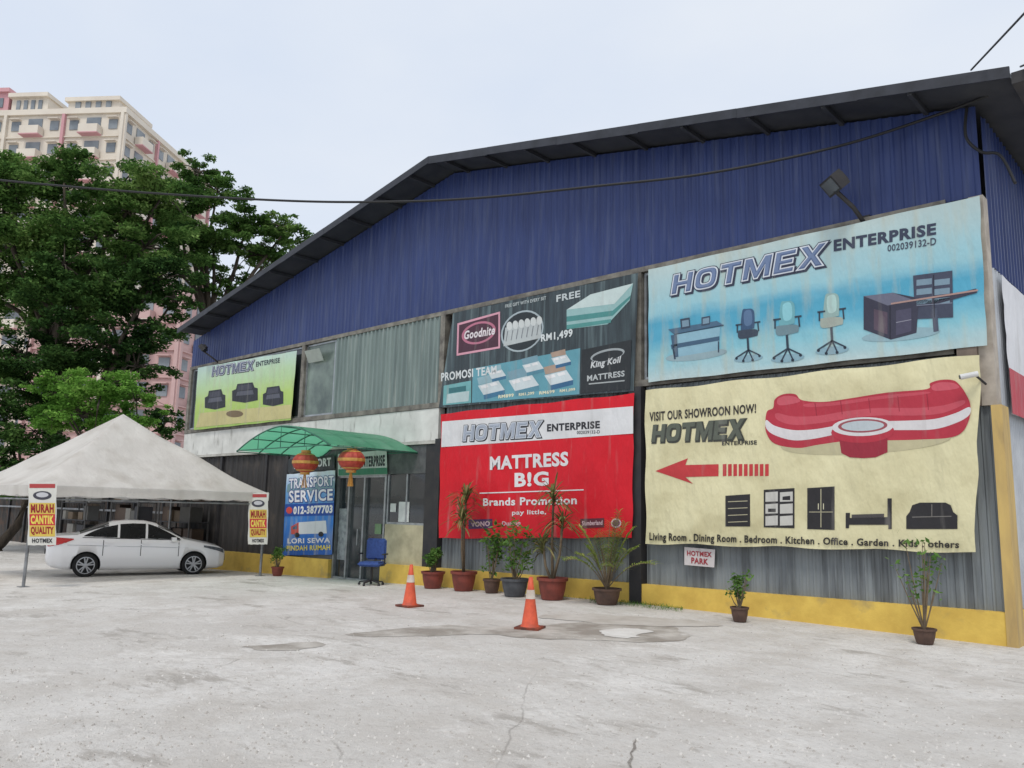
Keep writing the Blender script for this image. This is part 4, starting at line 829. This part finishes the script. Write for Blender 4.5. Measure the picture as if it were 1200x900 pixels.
# lanterns
redl=mat("red_lantern_paper",c(186,74,54),c(150,52,42),scale=12,rough=.6); gold=mat("gold_trim",c(206,158,76),c(180,130,60),scale=14,rough=.4)
def lantern(cn):
    e=thing("paper_lantern","red round paper lantern hanging under the green awning","lantern",tuple(cn),group="red lanterns hanging under the awning"); R=.29
    def ringstrip(a0,a1,n,grow,ns):
        vs=MB(); pts=[];fs=[]; A=np.linspace(a0,a1,ns)
        for a in A:
            for k in range(n): t=2*math.pi*k/n; q=(R+grow)*math.cos(a)*(1+.04*(k%2)); pts.append((cn.x+q*math.cos(t),cn.y+q*math.sin(t),cn.z+(R+grow)*.82*math.sin(a)))
        for i in range(ns-1):
            for k in range(n): fs.append((i*n+k,i*n+(k+1)%n,(i+1)*n+(k+1)%n,(i+1)*n+k))
        return vs.add(pts,fs)
    ringstrip(-1.25,1.25,28,0,15).obj("lantern_globe",e,[redl])
    gb=ringstrip(-.14,.14,28,.006,3); t2=ringstrip(.78,.95,28,.006,3); gb.add(t2.v,t2.f); t3=ringstrip(-.95,-.78,28,.006,3); gb.add(t3.v,t3.f); gb.obj("gold_band",e,[gold])
    b=MB(); b.lathe(cn,[(.11,.215),(.11,.28),(.0,.28)],14); b.lathe(cn,[(.0,-.28),(.11,-.28),(.11,-.215)],14); b.obj("lantern_cap",e,[gold])
    b=MB(); b.tube([cn+zz*.27,Vector((cn.x,cn.y,AZ+.04))],.006,5); b.obj("hanging_string",e,[dark])
    b=MB()
    for k in range(22): a=random.uniform(0,6.28); b.beam(cn-zz*.28+Vector((.02*math.cos(a),.02*math.sin(a),0)),cn+Vector((.06*math.cos(a),.06*math.sin(a),-.58)),.009)
    b.obj("tassel",e,[gold])
lantern(W(358,542,18.9)); lantern(W(412,539,18.0))
# ------------------------------------------------------------------ cables
def cable(pts,rad,label):
    pts=[Vector(p) for p in pts]; out=[]
    for i in range(len(pts)-1):
        p0,p1,p2,p3=pts[max(i-1,0)],pts[i],pts[i+1],pts[min(i+2,len(pts)-1)]
        for k in range(10): t=k/10; out.append(.5*((2*p1)+(-p0+p2)*t+(2*p0-5*p1+4*p2-p3)*t*t+(-p0+3*p1-3*p2+p3)*t**3))
    out.append(pts[-1]); b=MB(); b.tube(out,rad,6); b.obj("overhead_cable",None,[mat("cable_black",c(28,28,30),rough=.6)],smooth=True,org=tuple(out[0]),label=label,cat="cable",group="overhead electric cables")
cable([W(-60,203,16.5),W(0,211,16.3),W(160,225,15.7),W(330,235,15.0),W(450,236.5,14.5),W(560,232,14),W(700,218,13.3),W(830,203,12.6),W(980,172,11.9),W(1100,134,11.2),W(1158,112,10.7)],.022,"black bundled overhead cable sagging across the gable")
cable([W(1138,82,10.8),W(1170,48,9.5),W(1215,0,8)],.014,"black overhead wire rising from the roof corner")
cable([W(1196,78,10.0),W(1225,66,9),W(1260,50,8)],.014,"black overhead wire rising from the roof corner")
cable([F3(1133,125,-.1),F3(1132,160,-.15),F3(1150,178,-.1),F3(1172,182,-.12),F3(1190,215,-.15)],.022,"black service cable looped at the gable corner")
# ------------------------------------------------------------------ trees
bark=mat("tree_bark",c(92,82,70),c(62,55,48),scale=3,rough=.95,bump=.03,bscale=8,stretch=(1,1,.3))
TL=leafmat("tree_leaf",c(48,76,40),c(92,126,64),c(150,178,104),.32,.5); TL2=leafmat("tree_leaf_bright",c(76,116,50),c(114,160,70),c(156,192,100),.35,.8); TL3=leafmat("tree_leaf_dark",c(36,58,34),c(66,96,50),c(112,144,78),.28,.5)
def tree(base,blobs,n,size,label,lm,rt=.45,seed=1,clump=.3,per=26):
    rg=np.random.default_rng(seed); base=Vector(base); e=thing("tree",label,"tree",tuple(base)); cl=[]; tk=MB()
    cen=sum((Vector(b_[0]) for b_ in blobs),Vector())/len(blobs); fork=base.lerp(Vector((cen.x,cen.y,min(b_[0][2]-b_[1]*.2 for b_ in blobs))),.8); fork.z=max(fork.z,base.z+1.5)
    tk.tube([base-zz*.2,base+zz*.3,base.lerp(fork,.5)+Vector((.2,.1,0)),fork],[rt*1.4,rt*1.1,rt*.9,rt*.8],10)
    for (bc,rx,rz_) in [(Vector(b_[0]),b_[1],b_[2]) for b_ in blobs]:
        md=fork.lerp(bc,.5)+Vector((rg.normal()*.5,rg.normal()*.5,.5)); tk.tube([fork,md,bc],[rt*.4,rt*.24,rt*.1],7)
        for _ in range(per):
            d=rg.normal(size=3); d/=np.linalg.norm(d); k=rg.uniform(.35,1.12); q=np.array(bc)+d*np.array([rx,rx,rz_])*k; s_=clump*rx*rg.uniform(.45,1.2); cl.append((q,np.array([s_,s_,s_*.45])))
            if rg.random()<.4: tk.tube([bc,Vector(q)*.5+bc*.5+Vector((0,0,.2)),Vector(q)],[rt*.12,rt*.07,rt*.03],5)
    tk.obj("trunk",e,[bark],smooth=True); leafobj("crown",cloudleaf(cl,n,size,seed=seed,flat=.8),e,lm); return e
def bl_(px,py,fw,rx,rz_): p=W(px,py,fw); return ((p.x,p.y,p.z),rx,rz_)
def gp(px,fw): p=W(px,560,fw); return (p.x,p.y,gz(p.x))
tree(gp(60,40),[bl_(20,220,38.5,2.6,1.5),bl_(75,212,38.5,2.6,1.5),bl_(140,218,38.5,2.9,1.4),bl_(190,230,38,2.2,1.2),bl_(40,275,38,2.9,1.5),bl_(110,280,38.5,3.0,1.5),bl_(-20,270,39,3.2,2),bl_(170,290,38,2.5,1.3),bl_(30,345,38.5,2.9,1.6),bl_(-20,340,39,3,2),bl_(0,196,39,2.6,1.3),bl_(100,340,39,2.8,1.5),bl_(150,248,38,2.3,1.2)],92000,.108,"large spreading green tree behind the tent",TL,.5,3,clump=.26,per=30)
tree(gp(215,43),[bl_(232,202,43,1.6,1.0),bl_(255,225,43,2.1,1.0),bl_(210,250,43,2.2,1.3),bl_(290,260,43,2.2,.9),bl_(335,270,43,1.8,.7),bl_(250,285,43,2.4,1.1),bl_(300,298,43,1.8,.8),bl_(205,315,43,2.4,1.5),bl_(258,332,43,1.6,.9),bl_(322,298,43,1.4,.6),bl_(225,275,42,2.1,1.1)],42000,.105,"spreading tree with open branches beside the warehouse roof",TL,.42,5,clump=.23,per=26)
tree(gp(120,36),[bl_(70,370,36,2.3,2.0),bl_(120,400,36,2.4,2.1),bl_(160,375,36,2.0,1.8),bl_(180,330,36,1.8,1.3),bl_(75,310,36,1.5,1.5),bl_(30,420,36,2.3,1.9),bl_(70,450,36,2.3,1.5),bl_(160,430,36,1.6,1.4),bl_(205,350,36,1.0,.8),bl_(120,345,36,2,1.6)],56000,.1,"dense dark tree with drooping foliage behind the tent",TL3,.4,8,clump=.28,per=28)
tree(gp(115,31),[bl_(75,450,31,1.2,.6),bl_(120,458,31,1.5,.7),bl_(160,470,31,1.1,.6),bl_(100,485,31,1.5,.7),bl_(60,490,31,1.0,.6),bl_(150,495,31,1.1,.5)],17000,.075,"low bright green tree behind the tent",TL2,.16,11,clump=.28)
tree(gp(10,34),[bl_(0,480,34,1.6,1.2),bl_(-30,430,34,2,1.6),bl_(40,505,34,1.5,1.0),bl_(-20,520,34,1.6,1.2),bl_(195,495,34,1.0,.8),bl_(120,520,34,1.6,1),bl_(60,545,33,1.6,.9),bl_(0,560,33,1.6,.9)],21000,.1,"dark shrubby tree against the boundary fence",TL3,.2,13)
# ------------------------------------------------------------------ boundary fence, racks and boards
fm=mat("fence_sheet",c(84,80,77),c(56,54,52),scale=1.5,rough=.7,stretch=(2,2,.5),third=(c(104,80,66),2,.5,.75))
e=thing("fence","weathered corrugated sheet fence behind the tent","fence",(XL-.2,1,gz(XL)))
mb=MB(); corr(mb,-52,XL-.02,-.7,1.8,1.0,.2,.04); mb.obj("fence_panel",e,[fm])
x=-51
while x<XL: boxpart("fence_post",e,dark,x-.05,x+.05,.88,.95,-.7,1.95); x+=2.6
boxpart("fence_rail",e,pipe,-52,XL-.05,.84,.875,1.2,1.28)
wood=mat("timber",c(116,98,80),c(84,70,58),scale=5,rough=.85,stretch=(.3,1,3))
def pile(x0,y0,L_,n,label):
    b=MB(); z0=gz(x0+L_/2)+.01
    for i in range(n):
        for j in range(3):
            o=random.uniform(-.15,.15); b.box(x0+o,x0+L_+o,y0+j*.3,y0+j*.3+.26,z0+i*.07,z0+i*.07+.06)
    b.obj("timber_stack",None,[wood],org=(x0,y0,z0),label=label,cat="timber",group="stacked boards by the fence")
pile(-27.8,-.2,2.6,14,"stack of weathered boards against the fence"); pile(-32,-.3,3,9,"low stack of weathered boards against the fence")
bxm=[mat("box_grey",c(84,83,80),rough=.8),mat("box_tan",c(98,84,68),rough=.8),mat("box_dark",c(46,46,50),rough=.7),mat("box_pale",c(118,116,110),rough=.7),mat("box_brown",c(70,56,46),rough=.8)]
rkf=mat("rack_steel",c(80,80,80),c(60,58,56),rough=.6)
def rack(x0,y0,W_,label):
    z0=gz(x0+W_/2); e=thing("storage_rack",label,"storage rack",(x0+W_/2,y0,z0),group="cluttered racks behind the tent"); m1=MB()
    for a in (0,W_):
        for b_ in (0,.6): m1.box(x0+a-.02,x0+a+.02,y0+b_-.02,y0+b_+.02,z0,z0+2.1)
    m1.obj("rack_frame",e,[rkf])
    for k in range(4):
        boxpart("shelf",e,bxm[2],x0-.02,x0+W_+.02,y0-.015,y0+.615,z0+.15+k*.62,z0+.18+k*.62)
        x=x0+.05
        while x<x0+W_-.3:
            w_=random.uniform(.25,.7); h_=random.uniform(.2,.55)
            if random.random()<.85: MB().box(x,min(x+w_,x0+W_-.02),y0+.03+random.random()*.1,y0+.5,z0+.182+k*.62,z0+.182+k*.62+h_).obj("stored_box",e,[random.choice(bxm)])
            x+=w_+.03
rack(-23.9,-.85,2.2,"steel rack cluttered with boxes beside the dark wall"); rack(-30.5,-1.6,2.4,"steel rack cluttered with boxes near the fence"); rack(-26.9,-1.2,2.2,"steel rack cluttered with boxes near the fence")
# ------------------------------------------------------------------ apartments
cream=mat("cream_render",c(222,213,198),c(210,200,186),scale=.3,rough=.85); pink=mat("pink_render",c(204,172,168),c(192,160,156),scale=.3,rough=.85); pinkt=mat("pink_trim",c(206,156,160),c(194,146,150),scale=.3,rough=.85); wing=mat("apartment_window",c(104,112,120),c(140,146,150),scale=.4,rough=.2)  # apartment colours paled, distance haze mixed into them
def cf(a,b_,z): p=CAM+r0*a+fh*b_; return Vector((p.x,p.y,z))
def apartment(label,A,Bp,Cp,H,nf,wm,trim,tops=(),bay=3.2):
    root=thing("apartment_block",label,"apartment building",(A.x,A.y,-.5)); D=Bp+Cp-A; m_=MB()
    lo=[Vector((q.x,q.y,-.5)) for q in (A,Bp,D,Cp)]; hi=[Vector((q.x,q.y,H)) for q in (A,Bp,D,Cp)]; m_.add(lo+hi,[(4,5,6,7),(0,1,5,4),(1,2,6,5),(2,3,7,6),(3,0,4,7)]); wl=m_.obj("wall",root,[wm])
    sl=MB(); fhh=H/nf; rest=MB(); nw=0; mid=(A+D)/2
    for (P0,P1) in ((A,Bp),(A,Cp)):
        d=(P1-P0); d.z=0; ln=d.length; d.normalize(); nrm=d.cross(zz)
        if nrm.dot(P0-mid)<0: nrm=-nrm
        nb=max(1,int(ln/bay)); bw=ln/nb
        for f in range(nf-1,-1,-1):
            z=f*fhh; cm_=P0+d*ln/2; sl.obox(Vector((cm_.x,cm_.y,z+fhh*.04))+nrm*.1,d*(ln/2+.1),nrm*.1,zz*.07,0)
            for k in range(nb):
                cc_=P0+d*(k+.5)*bw; cc_=Vector((cc_.x,cc_.y,z+fhh*.55))
                if k%3==1:
                    sl.obox(Vector((cc_.x,cc_.y,z+fhh*.25))+nrm*.6,d*bw*.48,nrm*.5,zz*fhh*.17,0); sl.obox(Vector((cc_.x,cc_.y,z+fhh*.06))+nrm*.6,d*bw*.5,nrm*.55,zz*.06,1)
                    a,b2_,c2_=d*bw*.36,nrm*.05,zz*fhh*.3
                else: a,b2_,c2_=d*bw*.22,nrm*.05,zz*fhh*.2
                if nw<90 : MB().obox(cc_+nrm*.04,a,b2_,c2_).obj("window",wl,[wing]); nw+=1
                else: rest.obox(cc_+nrm*.04,a,b2_,c2_)
                if k%3!=1: sl.obox(cc_+nrm*.3+zz*(fhh*.26),a*1.2,nrm*.25,zz*.04,0)
        for k in range(0,nb+1,3): q=P0+d*min(k*bw,ln-.1); sl.obox(Vector((q.x,q.y,H/2))+nrm*.2,d*.18,nrm*.18,zz*H/2,1 if k%2 else 0)
    sl.obj("balcony",wl,[wm,trim])["kind"]="stuff"
    if rest.f: rest.obj("window_grid",wl,[wing])["kind"]="stuff"
    rf=MB(); cen=(A+D)/2; e1=(Bp-A)/2; e2=(Cp-A)/2
    rf.obox(Vector((cen.x,cen.y,H+.35)),e1*1.03,e2*1.03,zz*.34,0)
    for (s1,s2,w1,w2,h_,mi) in tops:
        q=cen+e1*s1+e2*s2; rf.obox(Vector((q.x,q.y,H+.7+h_/2)),e1*w1,e2*w2,zz*h_/2,mi); rf.obox(Vector((q.x,q.y,H+.7+h_+.25)),e1*w1*1.12,e2*w2*1.08,zz*.25,mi)
        for k in (-.6,-.2,.2,.6): rf.obox(Vector((q.x,q.y,H+.9+h_/2))+e2*w2*k-e1*w1*1.005,e1*.01,e2*w2*.1,zz*.6,2)
    rf.obj("roof",root,[wm,trim,wing]); return root
apartment("cream high rise apartment block with pink trim behind trees",cf(-46.6,90,0),cf(-44.6,112,0),cf(-76,93,0),47.0,16,cream,pinkt,tops=((-.6,-.68,.3,.22,1.5,0),(-.5,-.12,.4,.16,2.2,0),(-.6,.22,.3,.15,3.0,1)),bay=2.3)
apartment("pink high rise apartment block beyond the trees",cf(-31.5,75,0),cf(-30,84,0),cf(-46,76,0),21,8,pink,cream,bay=2.2)
